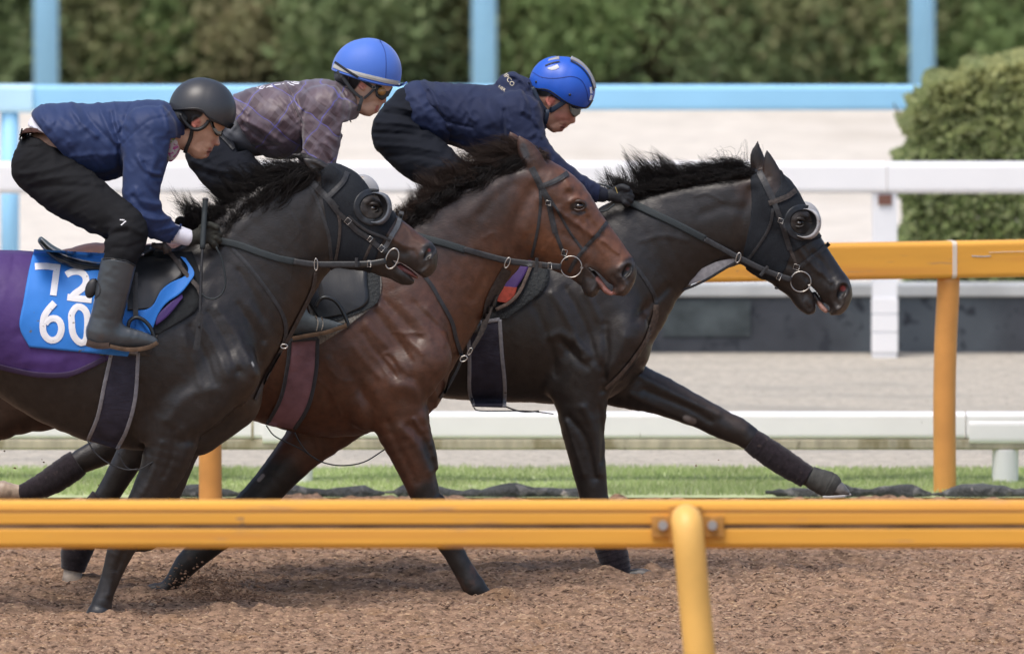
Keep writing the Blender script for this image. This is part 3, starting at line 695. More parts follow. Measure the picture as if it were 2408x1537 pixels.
ch += [
 D([(415, 950, 84, -.15, .65), (402, 1030, 66, -.15, .72), (385, 1095, 54, -.145, .75), (346, 1168, 41, -.14, .8), (318, 1225, 38, -.14, .85), (290, 1280, 34, -.14, .8), (266, 1340, 25, -.14, .7), (250, 1388, 23, -.14, .78), (243, 1412, 26, -.14, .85), (236, 1430, 25, -.14, .9), (232, 1450, 33, -.14, .95)], k=.03),
 D([(430, 960, 78, .15, .65), (415, 1050, 56, .15, .72), (385, 1150, 44, .14, .8), (352, 1240, 38, .14, .85), (335, 1266, 32, .14, .8), (270, 1266, 25, .14, .72), (225, 1262, 26, .14, .8), (195, 1240, 24, .14, .8), (178, 1215, 28, .14, .9)], k=.03),
 D([(-230, 880, 95, -.17, .55), (-330, 980, 60, -.16, .7), (-420, 1060, 42, -.16, .7), (-500, 1160, 30, -.16, .7), (-530, 1240, 28, -.16, .8)], k=.03),
 D([(-180, 900, 85, .17, .55), (-240, 1010, 58, .16, .7), (-330, 1110, 40, .16, .7), (-380, 1230, 30, .16, .7), (-420, 1310, 30, .16, .8)], k=.03),
 # ears
 D([(795, 432, 20, -.05, .7), (768, 412, 25, -.06, .5), (740, 391, 18, -.065, .45), (716, 375, 4, -.065, .6)], k=.012),
 D([(790, 422, 20, .05, .7), (750, 392, 17, .06, .55), (715, 372, 11, .065, .5), (690, 364, 4, .065, .6)], k=.012),
]
subs = [
 D([(760, 402, 7, -.085, .8), (738, 388, 6, -.08, .8), (722, 379, 2, -.08, .8)], k=.006, op='sub'),
 D([(1013, 584, 9, -.060, 1), (1008, 594, 9, -.060, 1), (1001, 606, 4, -.056, 1)], k=.006, op='sub'),
 D([(1011, 588, 9, .062, 1), (1005, 600, 6, .055, 1)], k=.008, op='sub'),
 D([(925, 612, 3, 0, 12), (950, 627, 7, 0, 10), (980, 652, 9, 0, 9), (1010, 680, 12, 0, 9)], k=.006, op='sub'),
 D([(940, 624, 6, 0, 2.5), (965, 641, 6, 0, 2.5), (980, 652, 4, 0, 2.5)], k=.004),
]
rel = [
 (5, 8, [(511, 724), (553, 781), (585, 840), (600, 880)]), (-5, 7, [(490, 735), (530, 800), (560, 870)]), (4, 8, [(474, 758), (510, 820), (535, 885)]),
 (-5, 8, [(450, 770), (485, 840), (505, 900)]), (4, 8, [(433, 790), (456, 850), (470, 900)]), (-4, 8, [(560, 720), (600, 790), (612, 850)]), (4, 9, [(585, 720), (628, 790), (630, 830)]),
 (-9, 16, [(430, 1035), (500, 1010), (545, 960), (560, 880)]), (-7, 12, [(330, 900), (350, 990), (345, 1050)]), (6, 14, [(395, 985), (440, 930), (500, 910)]),
 (5, 10, [(430, 1010), (438, 1060), (425, 1100)]), (-4, 6, [(410, 1010), (405, 1070), (385, 1120)]), (4, 7, [(380, 1040), (360, 1110), (335, 1160)]),
 (-10, 14, [(735, 630), (728, 560), (745, 480), (775, 440)]), (-6, 9, [(560, 640), (610, 720), (620, 800)]), (6, 14, [(480, 640), (560, 540), (650, 470)]),
 (-5, 6, [(262, 1420), (268, 1360), (290, 1300)]), (5, 7, [(256, 1400), (268, 1350)]),
 (5, 6, [(858, 525), (905, 550), (950, 585)]), (-5, 9, [(880, 575), (920, 590), (950, 600)]), (5, 6, [(862, 478), (878, 472), (893, 482)]), (-4, 5, [(866, 490), (890, 500)]), (4, 5, [(998, 582), (1018, 578), (1024, 598), (1008, 612), (996, 600)]),
]
BK = (.0165, .0135, .0128)
pst = [((.075, .036, .022), 12, 34, [(945, 545), (980, 562), (998, 578)]), ((.022, .018, .017), 14, 20, [(900, 600), (950, 625), (990, 640)]),
 ((.045, .03, .022), 4, 14, [(1005, 612), (1012, 630)]), ((.034, .030, .029), 16, 8, [(1012, 588), (1003, 604)]), ((.006, .005, .005), 7, 4, [(1013, 586), (1006, 600)]), ((.10, .015, .012), 2, 4, [(1009, 588)]),
 ((.15, .05, .045), 3, 4, [(940, 626), (965, 641), (982, 653)]), ((.35, .24, .14), 2, 3, [(984, 650), (990, 653)]),
 ((.03, .018, .012), 20, 50, [(735, 690), (700, 780), (655, 850), (600, 950)]), ((.022, .022, .025), 14, 12, [(232, 1442), (240, 1425)]),
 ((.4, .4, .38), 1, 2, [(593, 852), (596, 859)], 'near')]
X5 = lambda L: [((x/1.921+800)/1.701, (y/1.921+550)/1.701) for x, y in L]
rel += [(a, s_, X5(l)) for a, s_, l in ((5, 5, [(1770, 950), (1760, 1010), (1700, 1060)]), (-4, 5, [(1640, 880), (1680, 960), (1670, 1020)]), (2.2, 3, [(1540, 660), (1600, 720), (1640, 800), (1700, 830)]), (2, 3, [(1480, 800), (1560, 840), (1640, 870)]), (2, 3, [(700, 600), (760, 720), (720, 800)]), (2, 3, [(620, 900), (700, 1000), (690, 1120)]), (-4, 5, [(1470, 1010), (1480, 1080), (1540, 1120)]))]
H1 = build_horse(Y1, (-580, 350, 1050, 1482), ch, rel, BK, pst, 'black-brown racehorse in a blinker hood and purple sheet, nearest the camera', 11, 'black_brown_coat', subs, 100)
m_lid = mat('dark_eyelid', (.022, .018, .016), .5); m_lid2 = mat('brown_eyelid', (.05, .026, .018), .5)
eyes(H1, 877, 489, 9, m_lid, .001)
mane(H1, [(455, 548), (520, 520), (575, 478), (640, 432), (700, 400), (735, 392)], [(420, 470), (500, 455), (520, 405), (590, 385), (640, 375), (700, 385)], 4800, .0012, 1, m_mane_black, curl=.025, spread=.24)
mane(H1, [(520, 530), (575, 490), (640, 445), (700, 410), (760, 400)], [(530, 560), (555, 545), (600, 510), (640, 480), (700, 455)], 3600, .0013, 2, m_mane_black, curl=.02, spread=.22, yoff=-.06)
mane(H1, [(500, 530), (560, 482), (620, 440), (690, 402), (755, 394)], [(492, 500), (535, 462), (590, 425), (640, 400), (700, 388)], 3000, .0013, 41, m_mane_black, curl=.015, spread=.2, yoff=-.035)
mane(H1, [(450, 560), (500, 540)], [(432, 475), (530, 480)], 200, .0008, 3, m_mane_black, curl=.05, spread=.5, clump=5)
mane(H1, [(-440, 740), (-430, 760)], [(-700, 780), (-700, 900)], 500, .002, 4, m_mane_black, curl=.06, spread=.2, name='tail')

# ---- horse 2 : bay ----------------------------------------------
ch = [
 D([(110, 750, 140, 0, .85), (230, 742, 172, 0, .85), (340, 760, 188, 0, .8), (450, 765, 200, 0, .74), (590, 775, 205, 0, .70), (690, 795, 215, 0, .68), (780, 812, 218, 0, .64), (860, 810, 205, 0, .6)]),
 D([(860, 810, 205, 0, .6), (930, 740, 182, 0, .54), (1005, 655, 160, 0, .45), (1090, 572, 138, 0, .40), (1180, 498, 122, 0, .42), (1235, 460, 92, 0, .5)]),
 D([(960, 900, 88, 0, .95), (880, 925, 92, 0, .9)], k=.03),
 # head: poll (1250,380) to muzzle (1465,650)
 D([(1255, 420, 52, 0, .85), (1285, 440, 60, 0, .88), (1325, 472, 60, 0, .88), (1370, 525, 50, 0, .78), (1420, 585, 44, 0, .68), (1455, 630, 40, 0, .8)], k=.03),
 D([(1275, 515, 96, 0, .50), (1320, 550, 88, 0, .50), (1370, 590, 66, 0, .55), (1415, 617, 48, 0, .62)], k=.02),
 D([(1455, 632, 37, 0, .88), (1466, 652, 29, 0, .95), (1463, 674, 19, 0, 1.4), (1450, 684, 12, 0, 1.6)], k=.02),
 D([(1355, 620, 36, 0, .7), (1375, 645, 28, 0, .8), (1388, 665, 25, 0, 1.0), (1388, 678, 20, 0, 1.2)], k=.015),
]
for s in (-1, 1):
    ch += [
     D([(890, 620, 50, s*.06, .6), (950, 730, 70, s*.125, .5), (995, 830, 66, s*.16, .55)], k=.05),
     D([(995, 850, 62, s*.17, .7), (930, 905, 78, s*.165, .6), (885, 945, 76, s*.15, .6)], k=.035),
     D([(180, 700, 95, s*.14, .8), (140, 800, 130, s*.155, .55), (110, 880, 128, s*.16, .48)], k=.04),
    ]
ch += [
 D([(930, 925, 82, -.15, .65), (948, 1010, 62, -.15, .72), (975, 1080, 50, -.145, .75), (1006, 1170, 38, -.14, .8), (1033, 1228, 37, -.14, .85), (1062, 1288, 27, -.14, .75), (1090, 1338, 25, -.14, .72), (1117, 1382, 27, -.14, .8), (1140, 1399, 18, -.14, .9), (1176, 1405, 9, -.14, 1.2)], k=.03),
 D([(800, 960, 85, .15, .65), (722, 1042, 57, .15, .72), (664, 1106, 46, .145, .75), (605, 1173, 40, .14, .8), (535, 1240, 38, .14, .85), (478, 1290, 32, .14, .8), (438, 1326, 29, .14, .8), (410, 1362, 21, .14, .8), (385, 1384, 17, .14, .85), (358, 1388, 17, .14, 1), (346, 1400, 9, .14, 1.2)], k=.03),
 D([(110, 885, 118, -.16, .5), (0, 962, 72, -.16, .6), (-90, 1012, 50, -.16, .7), (-190, 1060, 36, -.16, .7), (-290, 1130, 28, -.16, .7), (-340, 1200, 28, -.16, .8)], k=.04),
 D([(130, 860, 100, .16, .5), (10, 930, 62, .16, .6), (-90, 975, 46, .16, .7), (-200, 1000, 34, .16, .7), (-310, 1060, 28, .16, .7), (-350, 1120, 28, .16, .8)], k=.04),
 D([(1272, 410, 20, -.05, .7), (1254, 380, 26, -.055, .5), (1237, 350, 20, -.055, .45), (1226, 332, 10, -.055, .5), (1221, 320, 3, -.055, .6)], k=.012),
 D([(1262, 395, 20, .05, .7), (1236, 358, 20, .055, .6), (1210, 330, 14, .055, .5), (1200, 312, 4, .055, .6)], k=.012),
]
subs = [
 D([(1240, 372, 9, -.085, .8), (1232, 350, 8, -.08, .8), (1225, 335, 3, -.08, .8)], k=.006, op='sub'),
 D([(1480, 628, 10, -.058, 1), (1474, 638, 10, -.058, 1), (1466, 650, 4, -.055, 1)], k=.006, op='sub'),
 D([(1478, 632, 10, .06, 1), (1470, 644, 7, .054, 1)], k=.008, op='sub'),
 D([(1385, 628, 3, 0, 12), (1408, 648, 6, 0, 10), (1428, 680, 10, 0, 9), (1440, 720, 14, 0, 9)], k=.006, op='sub'),
 D([(1395, 640, 5, 0, 2.5), (1412, 665, 7, 0, 2.2), (1424, 682, 8, 0, 2.0), (1438, 690, 5, 0, 2)], k=.004),
]
# local relief taken off the photograph: folds over the shoulder, forearm and face
X2 = lambda L: [(x/2.614+588, y/2.614+647) for x, y in L]
rel = [(a, s_, X2(l)) for a, s_, l in (
 (5, 8, [(800, 190), (860, 260), (960, 380), (1060, 470)]), (-5, 7, [(770, 230), (830, 310), (920, 420), (990, 520)]), (5, 8, [(720, 300), (800, 390), (900, 500), (960, 600)]),
 (-5, 8, [(830, 160), (930, 260), (1040, 380)]), (4, 8, [(930, 180), (1040, 290), (1110, 380)]), (-5, 7, [(1000, 170), (1090, 260), (1180, 340)]), (4, 8, [(1090, 210), (1160, 300), (1200, 420)]),
 (-4, 7, [(690, 350), (760, 450), (850, 560), (900, 640)]), (4, 8, [(640, 430), (720, 540), (800, 620)]),
 (9, 20, [(900, 660), (1000, 680), (1060, 720)]), (-9, 13, [(1095, 790), (1070, 730), (1010, 640), (900, 600)]), (-8, 14, [(600, 560), (680, 700), (740, 820), (750, 960)]),
 (-8, 9, [(980, 920), (1050, 1000), (1090, 1080), (1130, 1200), (1170, 1340)]), (7, 11, [(930, 940), (1010, 1010), (1060, 1100), (1100, 1200)]), (6, 9, [(1060, 860), (1100, 960), (1130, 1080), (1150, 1180)]),
 (-5, 9, [(850, 900), (900, 1020), (960, 1140), (1020, 1270)]), (3, 4, [(860, 470), (820, 490), (880, 560), (920, 620)]), (3, 4, [(950, 360), (1020, 350), (1060, 360)]),
 (4, 5, [(1010, 880), (1060, 960)]), (-3, 14, [(400, 520), (450, 640), (470, 760)]), (3, 12, [(480, 520), (530, 640), (540, 760)]))]
X6 = lambda L: [(x/3.268+940.6, y/3.268+294) for x, y in L]
rel += [(a, s_, X6(l)) for a, s_, l in (
 (-11, 15, [(900, 1010), (860, 900), (880, 760), (950, 620), (1030, 500)]), (6, 12, [(960, 820), (1010, 700), (1050, 600)]),
 (6, 6, [(1170, 640), (1280, 720), (1380, 790), (1480, 860)]), (-5, 8, [(1250, 850), (1340, 900), (1420, 950)]), (5, 5, [(1310, 600), (1350, 575), (1410, 590), (1430, 650)]), (-5, 5, [(1330, 670), (1400, 680)]), (-5, 8, [(1290, 540), (1330, 520)]), (7, 9, [(1280, 440), (1320, 510)]),
 (-4, 6, [(1430, 720), (1500, 800), (1560, 880)]), (3, 4, [(1520, 880), (1600, 930), (1680, 1000)]), (3, 4, [(1370, 760), (1420, 850), (1440, 930)]),
 (4, 5, [(1680, 1120), (1720, 1090), (1770, 1100), (1780, 1150), (1730, 1190)]), (-4, 6, [(1430, 1080), (1500, 1110), (1560, 1180)]),
 (7, 18, [(500, 720), (700, 560), (900, 420)]), (-6, 12, [(620, 700), (740, 560), (860, 470)]), (-5, 10, [(600, 1000), (650, 1150), (560, 1350)]), (3, 5, [(640, 880), (720, 840), (740, 900)]))]
BAY = (.080, .033, .019)
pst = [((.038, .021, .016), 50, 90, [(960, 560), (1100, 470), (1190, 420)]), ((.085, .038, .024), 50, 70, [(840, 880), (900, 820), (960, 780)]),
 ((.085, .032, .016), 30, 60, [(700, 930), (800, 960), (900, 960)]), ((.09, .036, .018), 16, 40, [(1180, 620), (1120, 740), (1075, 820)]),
 ((.088, .040, .025), 60, 50, [(1290, 480), (1330, 560), (1380, 600)]), ((.125, .052, .028), 26, 30, [(1350, 420), (1400, 510), (1450, 585), (1465, 610)]), ((.12, .045, .02), 18, 24, [(1310, 600), (1260, 560)]),
 ((.016, .013, .012), 40, 30, [(1020, 1180), (1065, 1290), (1130, 1400), (1180, 1405)]), ((.018, .014, .013), 14, 40, [(1045, 1100), (1020, 1060)]), ((.013, .011, .010), 50, 50, [(650, 1150), (540, 1240), (400, 1370), (340, 1400)]),
 ((.045, .04, .04), 16, 10, [(352, 1392), (372, 1384)]), ((.03, .024, .022), 22, 22, [(1385, 655), (1392, 678)]), ((.05, .035, .03), 14, 20, [(1445, 650), (1465, 672)]), ((.014, .011, .010), 16, 14, [(1478, 640), (1488, 625)]),
 ((.045, .036, .034), 17, 8, [(1479, 632), (1468, 648)]), ((.006, .005, .005), 8, 4, [(1480, 630), (1472, 644)]), ((.10, .02, .018), 2, 4, [(1476, 632)]), ((.42, .20, .17), 4, 5, [(1408, 655), (1424, 682), (1440, 692)]), ((.02, .014, .012), 7, 7, [(1350, 486), (1370, 482)]), ((.045, .025, .018), 2, 4, [(1346, 500), (1360, 504), (1374, 498)]), ((.04, .022, .016), 60, 60, [(0, 960), (120, 900), (200, 860)]),
 ((.22, .20, .19), 3, 3, [(609, 1128), (618, 1118)]), ((.014, .011, .01), 60, 40, [(-120, 1040), (-400, 1200)]), ((.05, .05, .055), 5, 6, [(1230, 345), (1238, 365)], 'near')]
rel += [(a, s_, X6(l)) for a, s_, l in ((5, 5, [(1700, 1180), (1740, 1250), (1710, 1300)]), (-4, 5, [(1640, 1180), (1680, 1240), (1660, 1300)]), (2.2, 3, [(1560, 900), (1620, 960), (1690, 1010), (1720, 1050)]), (2.0, 3, [(1420, 700), (1440, 800), (1500, 900), (1560, 1000)]), (-4, 5, [(1440, 1050), (1400, 1130), (1400, 1250)]), (4, 5, [(1500, 1180), (1510, 1250), (1480, 1300)]), (4, 7, [(1230, 640), (1240, 800), (1230, 930)]), (2.2, 3, [(1100, 980), (1180, 880), (1200, 760)]))]
rel += [(a, s_, X2(l)) for a, s_, l in ((2, 3.2, [(840, 470), (900, 520), (930, 600), (980, 640)]), (2, 3, [(870, 350), (960, 350), (1040, 360)]), (2, 3.2, [(780, 500), (830, 590), (900, 640)]), (2, 3.2, [(1130, 700), (1150, 760), (1140, 830)]), (2, 3.2, [(1010, 880), (1040, 960), (1060, 1040)]), (1.8, 3, [(480, 560), (560, 640), (640, 650)]), (1.8, 3, [(420, 640), (500, 720), (560, 860)]))]
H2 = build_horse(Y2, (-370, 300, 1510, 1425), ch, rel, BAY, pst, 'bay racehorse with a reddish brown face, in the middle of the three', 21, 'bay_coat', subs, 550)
eyes(H2, 1361, 484, 10, m_lid2)
mane(H2, [(930, 545), (1000, 478), (1070, 435), (1140, 405), (1205, 380), (1250, 372)], [(945, 490), (1000, 430), (1020, 385), (1080, 380), (1110, 350), (1180, 335)], 4800, .0012, 5, m_mane_brown, curl=.025, spread=.24)
mane(H2, [(960, 530), (1030, 470), (1100, 430), (1170, 400), (1240, 375)], [(950, 540), (985, 505), (1060, 470), (1110, 445), (1190, 410)], 3600, .0013, 6, m_mane_black, curl=.02, spread=.25, yoff=-.055)
mane(H2, [(950, 530), (1010, 478), (1080, 435), (1150, 408), (1235, 378)], [(930, 520), (975, 480), (1030, 442), (1090, 412), (1170, 392)], 2600, .0013, 42, m_mane_brown, curl=.015, spread=.2, yoff=-.035)
mane(H2, [(1235, 350), (1262, 362)], [(1290, 366), (1316, 396)], 700, .0016, 7, m_mane_brown, curl=.02, spread=.14, name='forelock')
mane(H2, [(1205, 355), (1240, 350)], [(1110, 358), (1150, 325)], 420, .0012, 8, m_mane_brown, curl=.03, spread=.3)

# ---- horse 3 : black, leading ----------------------------------
ch = [
 D([(540, 740, 140, 0, .85), (650, 728, 164, 0, .85), (800, 735, 172, 0, .84), (950, 742, 182, 0, .8), (1080, 750, 190, 0, .78), (1200, 755, 192, 0, .74), (1345, 760, 188, 0, .66)]),
 D([(1345, 760, 188, 0, .66), (1420, 680, 165, 0, .56), (1490, 605, 142, 0, .46), (1610, 540, 116, 0, .46), (1715, 515, 112, 0, .45), (1780, 500, 92, 0, .5)]),
 D([(1450, 820, 78, 0, 1.15), (1400, 850, 90, 0, 1.1), (1300, 880, 66, 0, 1.2)], k=.03),
 # head : poll (1785,400) -> muzzle (1975,700)
 D([(1795, 452, 56, 0, .85), (1812, 468, 62, 0, .85), (1835, 505, 62, 0, .88), (1875, 565, 52, 0, .75), (1925, 630, 44, 0, .68), (1958, 675, 40, 0, .82)], k=.03),
 D([(1795, 545, 94, 0, .50), (1830, 580, 84, 0, .50), (1872, 625, 64, 0, .55), (1915, 660, 48, 0, .62)], k=.02),
 D([(1962, 678, 38, 0, .88), (1972, 700, 30, 0, .95), (1968, 722, 17, 0, 1.4), (1958, 733, 9, 0, 1.6)], k=.02),
 D([(1850, 655, 32, 0, .7), (1875, 680, 27, 0, .8), (1893, 708, 24, 0, 1.0), (1903, 724, 17, 0, 1.2)], k=.015),
]
for s in (-1, 1):
    ch += [
     D([(1330, 590, 50, s*.06, .6), (1400, 680, 68, s*.125, .5), (1460, 770, 62, s*.155, .6)], k=.05),
     D([(1462, 790, 58, s*.16, .75), (1400, 850, 74, s*.165, .6), (1350, 890, 72, s*.15, .6)], k=.035),
     D([(600, 690, 95, s*.14, .8), (570, 780, 120, s*.155, .55), (560, 850, 95, s*.16, .5)], k=.04),
    ]
ch += [
 D([(1372, 860, 76, -.15, .65), (1367, 945, 62, -.15, .72), (1376, 1040, 48, -.145, .75), (1397, 1168, 34, -.14, .8), (1415, 1228, 35, -.14, .85), (1437, 1288, 30, -.14, .75), (1455, 1340, 24, -.14, .75), (1468, 1362, 23, -.14, .8), (1500, 1353, 18, -.14, .9), (1526, 1354, 15, -.14, 1.2), (1540, 1360, 8, -.14, 1.4)], k=.03),
 D([(1430, 880, 72, .14, .7), (1490, 908, 56, .14, .75), (1555, 930, 46, .14, .78), (1645, 970, 36, .14, .8), (1702, 999, 34, .14, .82), (1745, 1018, 30, .14, .8), (1790, 1050, 24, .14, .75), (1845, 1088, 22, .14, .75), (1893, 1118, 22, .14, .8), (1925, 1130, 22, .14, .8), (1945, 1140, 26, .14, .85), (1968, 1148, 19, .14, 1.1), (1990, 1157, 9, .14, 1.6)], k=.03),
 D([(560, 870, 90, -.16, .5), (440, 945, 56, -.16, .65), (345, 1012, 42, -.16, .7), (308, 1070, 36, -.16, .7), (250, 1168, 28, -.16, .75), (205, 1238, 28, -.16, .75), (178, 1295, 27, -.16, .8), (171, 1340, 22, -.16, .85), (172, 1372, 28, -.16, .95)], k=.03),
 D([(570, 860, 85, .16, .5), (440, 925, 56, .16, .65), (310, 1010, 42, .16, .7), (240, 1060, 35, .16, .7), (183, 1088, 28, .16, .75), (120, 1130, 25, .16, .75), (75, 1152, 20, .16, .8), (40, 1158, 19, .16, .85), (8, 1153, 24, .16, .95)], k=.03),
 D([(1824, 455, 22, -.045, .8), (1817, 428, 28, -.05, .5), (1812, 400, 20, -.05, .45), (1808, 377, 12, -.05, .5), (1803, 354, 3, -.05, .6)], k=.012),
 D([(1800, 430, 18, .045, .8), (1787, 400, 21, .05, .5), (1780, 366, 16, .05, .45), (1782, 334, 3, .05, .6)], k=.012),
]
subs = [
 D([(1808, 415, 8, -.08, .8), (1803, 392, 8, -.078, .8), (1801, 370, 2, -.075, .8)], k=.006, op='sub'),
 D([(1986, 676, 11, -.062, 1), (1980, 686, 11, -.062, 1), (1972, 700, 4, -.056, 1)], k=.006, op='sub'),
 D([(1984, 680, 12, .064, 1), (1976, 692, 8, .056, 1)], k=.008, op='sub'),
 D([(1900, 668, 3, 0, 12), (1918, 692, 6, 0, 10), (1928, 722, 9, 0, 9), (1932, 750, 12, 0, 9)], k=.006, op='sub'),
 D([(1915, 690, 5, 0, 2.5), (1928, 715, 7, 0, 2.2), (1942, 730, 6, 0, 2)], k=.004),
]
X7 = lambda L: [(x/3.268+1469.7, y/3.268+294) for x, y in L]
X3 = lambda L: [(x/2.179+1293.4, y/2.179+764.3) for x, y in L]
rel = [(a, s_, X7(l)) for a, s_, l in (
 (-11, 14, [(900, 1020), (890, 860), (920, 700), (980, 520)]), (6, 16, [(300, 560), (520, 520), (760, 500), (930, 470)]), (-6, 12, [(600, 700), (760, 640), (900, 660)]),
 (6, 6, [(1230, 800), (1330, 950), (1430, 1080), (1500, 1150)]), (-5, 8, [(1250, 1080), (1330, 1120), (1400, 1190)]), (5, 5, [(1310, 740), (1350, 710), (1400, 720)]), (-4, 6, [(1450, 1000), (1530, 1080), (1600, 1180)]),
 (4, 5, [(1620, 1280), (1650, 1230), (1710, 1240), (1730, 1290), (1690, 1330)]), (-4, 6, [(1400, 1180), (1450, 1270), (1480, 1350)]), (3, 4, [(1500, 1080), (1540, 1170), (1590, 1230)]), (-8, 10, [(330, 1260), (200, 1380), (90, 1480)]))]
rel += [(a, s_, X3(l)) for a, s_, l in (
 (6, 9, [(0, 60), (60, 40), (160, 120)]), (-6, 8, [(60, 90), (140, 170), (190, 210)]), (5, 8, [(130, 60), (190, 140), (230, 200)]), (-8, 9, [(280, 0), (290, 120), (270, 260)]), (8, 14, [(380, 60), (350, 160), (300, 230)]),
 (-8, 9, [(270, 330), (275, 230), (215, 180)]), (-7, 8, [(100, 470), (170, 560), (200, 660), (230, 780)]), (7, 9, [(170, 420), (220, 520), (240, 640), (250, 760)]), (5, 7, [(80, 500), (120, 620), (170, 760)]), (-5, 6, [(250, 420), (268, 560), (262, 700)]),
 (6, 10, [(470, 250), (600, 320), (720, 380), (860, 440)]), (-6, 8, [(480, 320), (600, 370), (720, 420), (820, 480)]), (5, 9, [(420, 350), (560, 420), (700, 480)]), (-3, 4, [(355, 200), (385, 190)]),)]
rel += [(5, 9, [(1300, 690), (1340, 760), (1370, 840)]), (-5, 8, [(1330, 680), (1375, 760), (1400, 840)]), (5, 9, [(1380, 690), (1420, 770)]), (-5, 9, [(1260, 720), (1290, 800), (1310, 880)])]
BK3 = (.0155, .0128, .0122)
pst = [((.05, .036, .028), 6, 16, [(1520, 866), (1600, 905), (1700, 965), (1745, 1000)], None, 0, .5), ((.018, .0145, .014), 30, 60, [(1380, 720), (1440, 800)]), ((.028, .018, .014), 12, 24, [(1530, 730), (1520, 850)]),
 ((.034, .030, .029), 18, 8, [(1985, 680), (1974, 698)]), ((.006, .005, .005), 9, 4, [(1986, 678), (1977, 694)]), ((.22, .03, .03), 4, 5, [(1982, 678)]), ((.55, .32, .26), 4, 5, [(1925, 715), (1942, 731)]), ((.045, .038, .034), 5, 12, [(1990, 700), (1975, 728), (1955, 738)]), ((.025, .022, .021), 16, 16, [(1900, 712)]),
 ((.16, .14, .13), 5, 5, [(1613, 983), (1630, 990)]), ((.030, .03, .028), 24, 10, [(1930, 1130), (1975, 1155)]), ((.16, .15, .14), 10, 8, [(1965, 1140), (1985, 1152)]),
 ((.36, .30, .24), 20, 14, [(172, 1350), (172, 1390)]), ((.42, .32, .24), 24, 8, [(28, 1150), (-20, 1150)]), ((.11, .095, .085), 20, 8, [(1516, 1356), (1545, 1362)]),
 ((.03, .016, .010), 20, 40, [(1790, 420), (1770, 440)])]
rel += [(a, s_, X7(l)) for a, s_, l in ((5, 5, [(1700, 1340), (1680, 1400), (1640, 1440)]), (-4, 5, [(1600, 1240), (1610, 1330), (1650, 1400)]), (2, 3, [(1360, 900), (1420, 1000), (1460, 1100), (1540, 1180)]), (2, 3, [(540, 560), (640, 540), (760, 600)]), (-4, 5, [(1400, 1300), (1380, 1360), (1420, 1430)]), (3, 6, [(120, 900), (300, 860), (480, 900)]))]
H3 = build_horse(Y3, (-40, 315, 2025, 1412), ch, rel, BK3, pst, 'black racehorse in the lead, far foreleg stretched forward, blinker hood and upright ears', 31, 'black_coat', subs, 1050)
eyes(H3, 1879, 524, 9, m_lid, .001)
mane(H3, [(1440, 470), (1500, 448), (1560, 432), (1630, 418), (1700, 408), (1765, 402)], [(1425, 405), (1470, 385), (1520, 345), (1590, 375), (1650, 378), (1720, 378)], 4600, .0012, 9, m_mane_black, curl=.02, spread=.24)
mane(H3, [(1470, 465), (1560, 440), (1630, 425), (1700, 412), (1770, 405)], [(1450, 440), (1530, 425), (1600, 412), (1670, 412), (1740, 412)], 3000, .0013, 10, m_mane_black, curl=.015, spread=.25, yoff=-.045)
mane(H3, [(1690, 405), (1770, 400)], [(1660, 365), (1760, 372)], 160, .0008, 12, m_mane_black, curl=.05, spread=.6, clump=4)

# ================================================================ tack
m_strap = mat('black_leather_strap', (.026, .027, .030), .5, .45, noise=(60, .3))
m_strap_worn = mat('worn_leather_strap', (.045, .036, .032), .6, .4, noise=(70, .4))
m_rubber = mat('rubber_rein_grip', (.026, .034, .038), .7, .4, bump=(260, .5, .002))
m_metal = mat('polished_metal', (.55, .53, .50), .35, .5, metal=1)
m_leather = mat('saddle_leather', (.014, .015, .016), .38, .55, coat=.15, noise=(25, .3), bump=(90, .2, .002))
m_pad = mat('felt_pad', (.022, .024, .026), .95, .2, noise=(40, .25))
m_hood = mat('hood_mesh_cloth', (.013, .016, .021), .8, .3, noise=(200, .3), bump=(300, .3, .001))
m_cup = mat('eye_cup_leather', (.10, .112, .13), .4, .5, noise=(30, .3), mix=(26, .62, .1, (.32, .33, .35)))
m_cup_pale = mat('pale_eye_cup', (.36, .36, .37), .35, .5, mix=(30, .6, .05, (.25, .19, .14)))
m_cup_dark = mat('dark_cup_leather', (.020, .023, .028), .5, .4, noise=(30, .3))
m_cup_in = mat('eye_cup_lining', (.012, .012, .014), .8)
m_guard_dark = mat('girth_guard_cloth', (.034, .033, .052), .7, .3, noise=(14, .35), mix=(8, .58, .15, (.055, .045, .065)), bump=(24, .6, .006, (1, 1, 3)))
m_guard_pink = mat('girth_guard_maroon_cloth', (.24, .125, .15), .6, .4, noise=(14, .25), bump=(18, .7, .008, (1, 1, 1.5)))
m_guard_edge = mat('girth_guard_grey_edging', (.24, .24, .26), .8, noise=(40, .2), mix=(20, .62, .1, (.10, .08, .07)))
m_guard_edge2 = mat('girth_guard_charcoal_edging', (.045, .047, .055), .8, noise=(40, .2))
m_pad_grey = mat('grey_quilt', (.20, .19, .17), .9, .2, noise=(120, .35), bump=(60, .8, .005))
m_quilt = mat('black_quilt', (.020, .024, .027), .7, .4, bump=(75, .9, .008))
m_bandage = mat('dark_leg_bandage', (.022, .017, .021), .95, .1, sheen=.3, noise=(60, .3), mix=(35, .62, .1, (.06, .045, .042)), bump=(220, .8, .003))
def drape(h, off, dflt):
    """lies on the near side of the body, off metres proud; hangs at dflt where there is no body behind"""
    def fn(u, v):
        Y = h.f.surf(u, v, off, default=1e6); return np.where(Y > 1e5, dflt, np.minimum(Y, h.Y0+.0))
    return fn
def smooth_drape(h, off, dflt):
    base = drape(h, off, dflt)
    def fn(u, v):
        r = 0
        for du, dv in ((0, 0), (9, 0), (-9, 0), (0, 9), (0, -9)): r = r+base(u+du, v+dv)
        return np.minimum(r/5, base(u, v))
    return fn
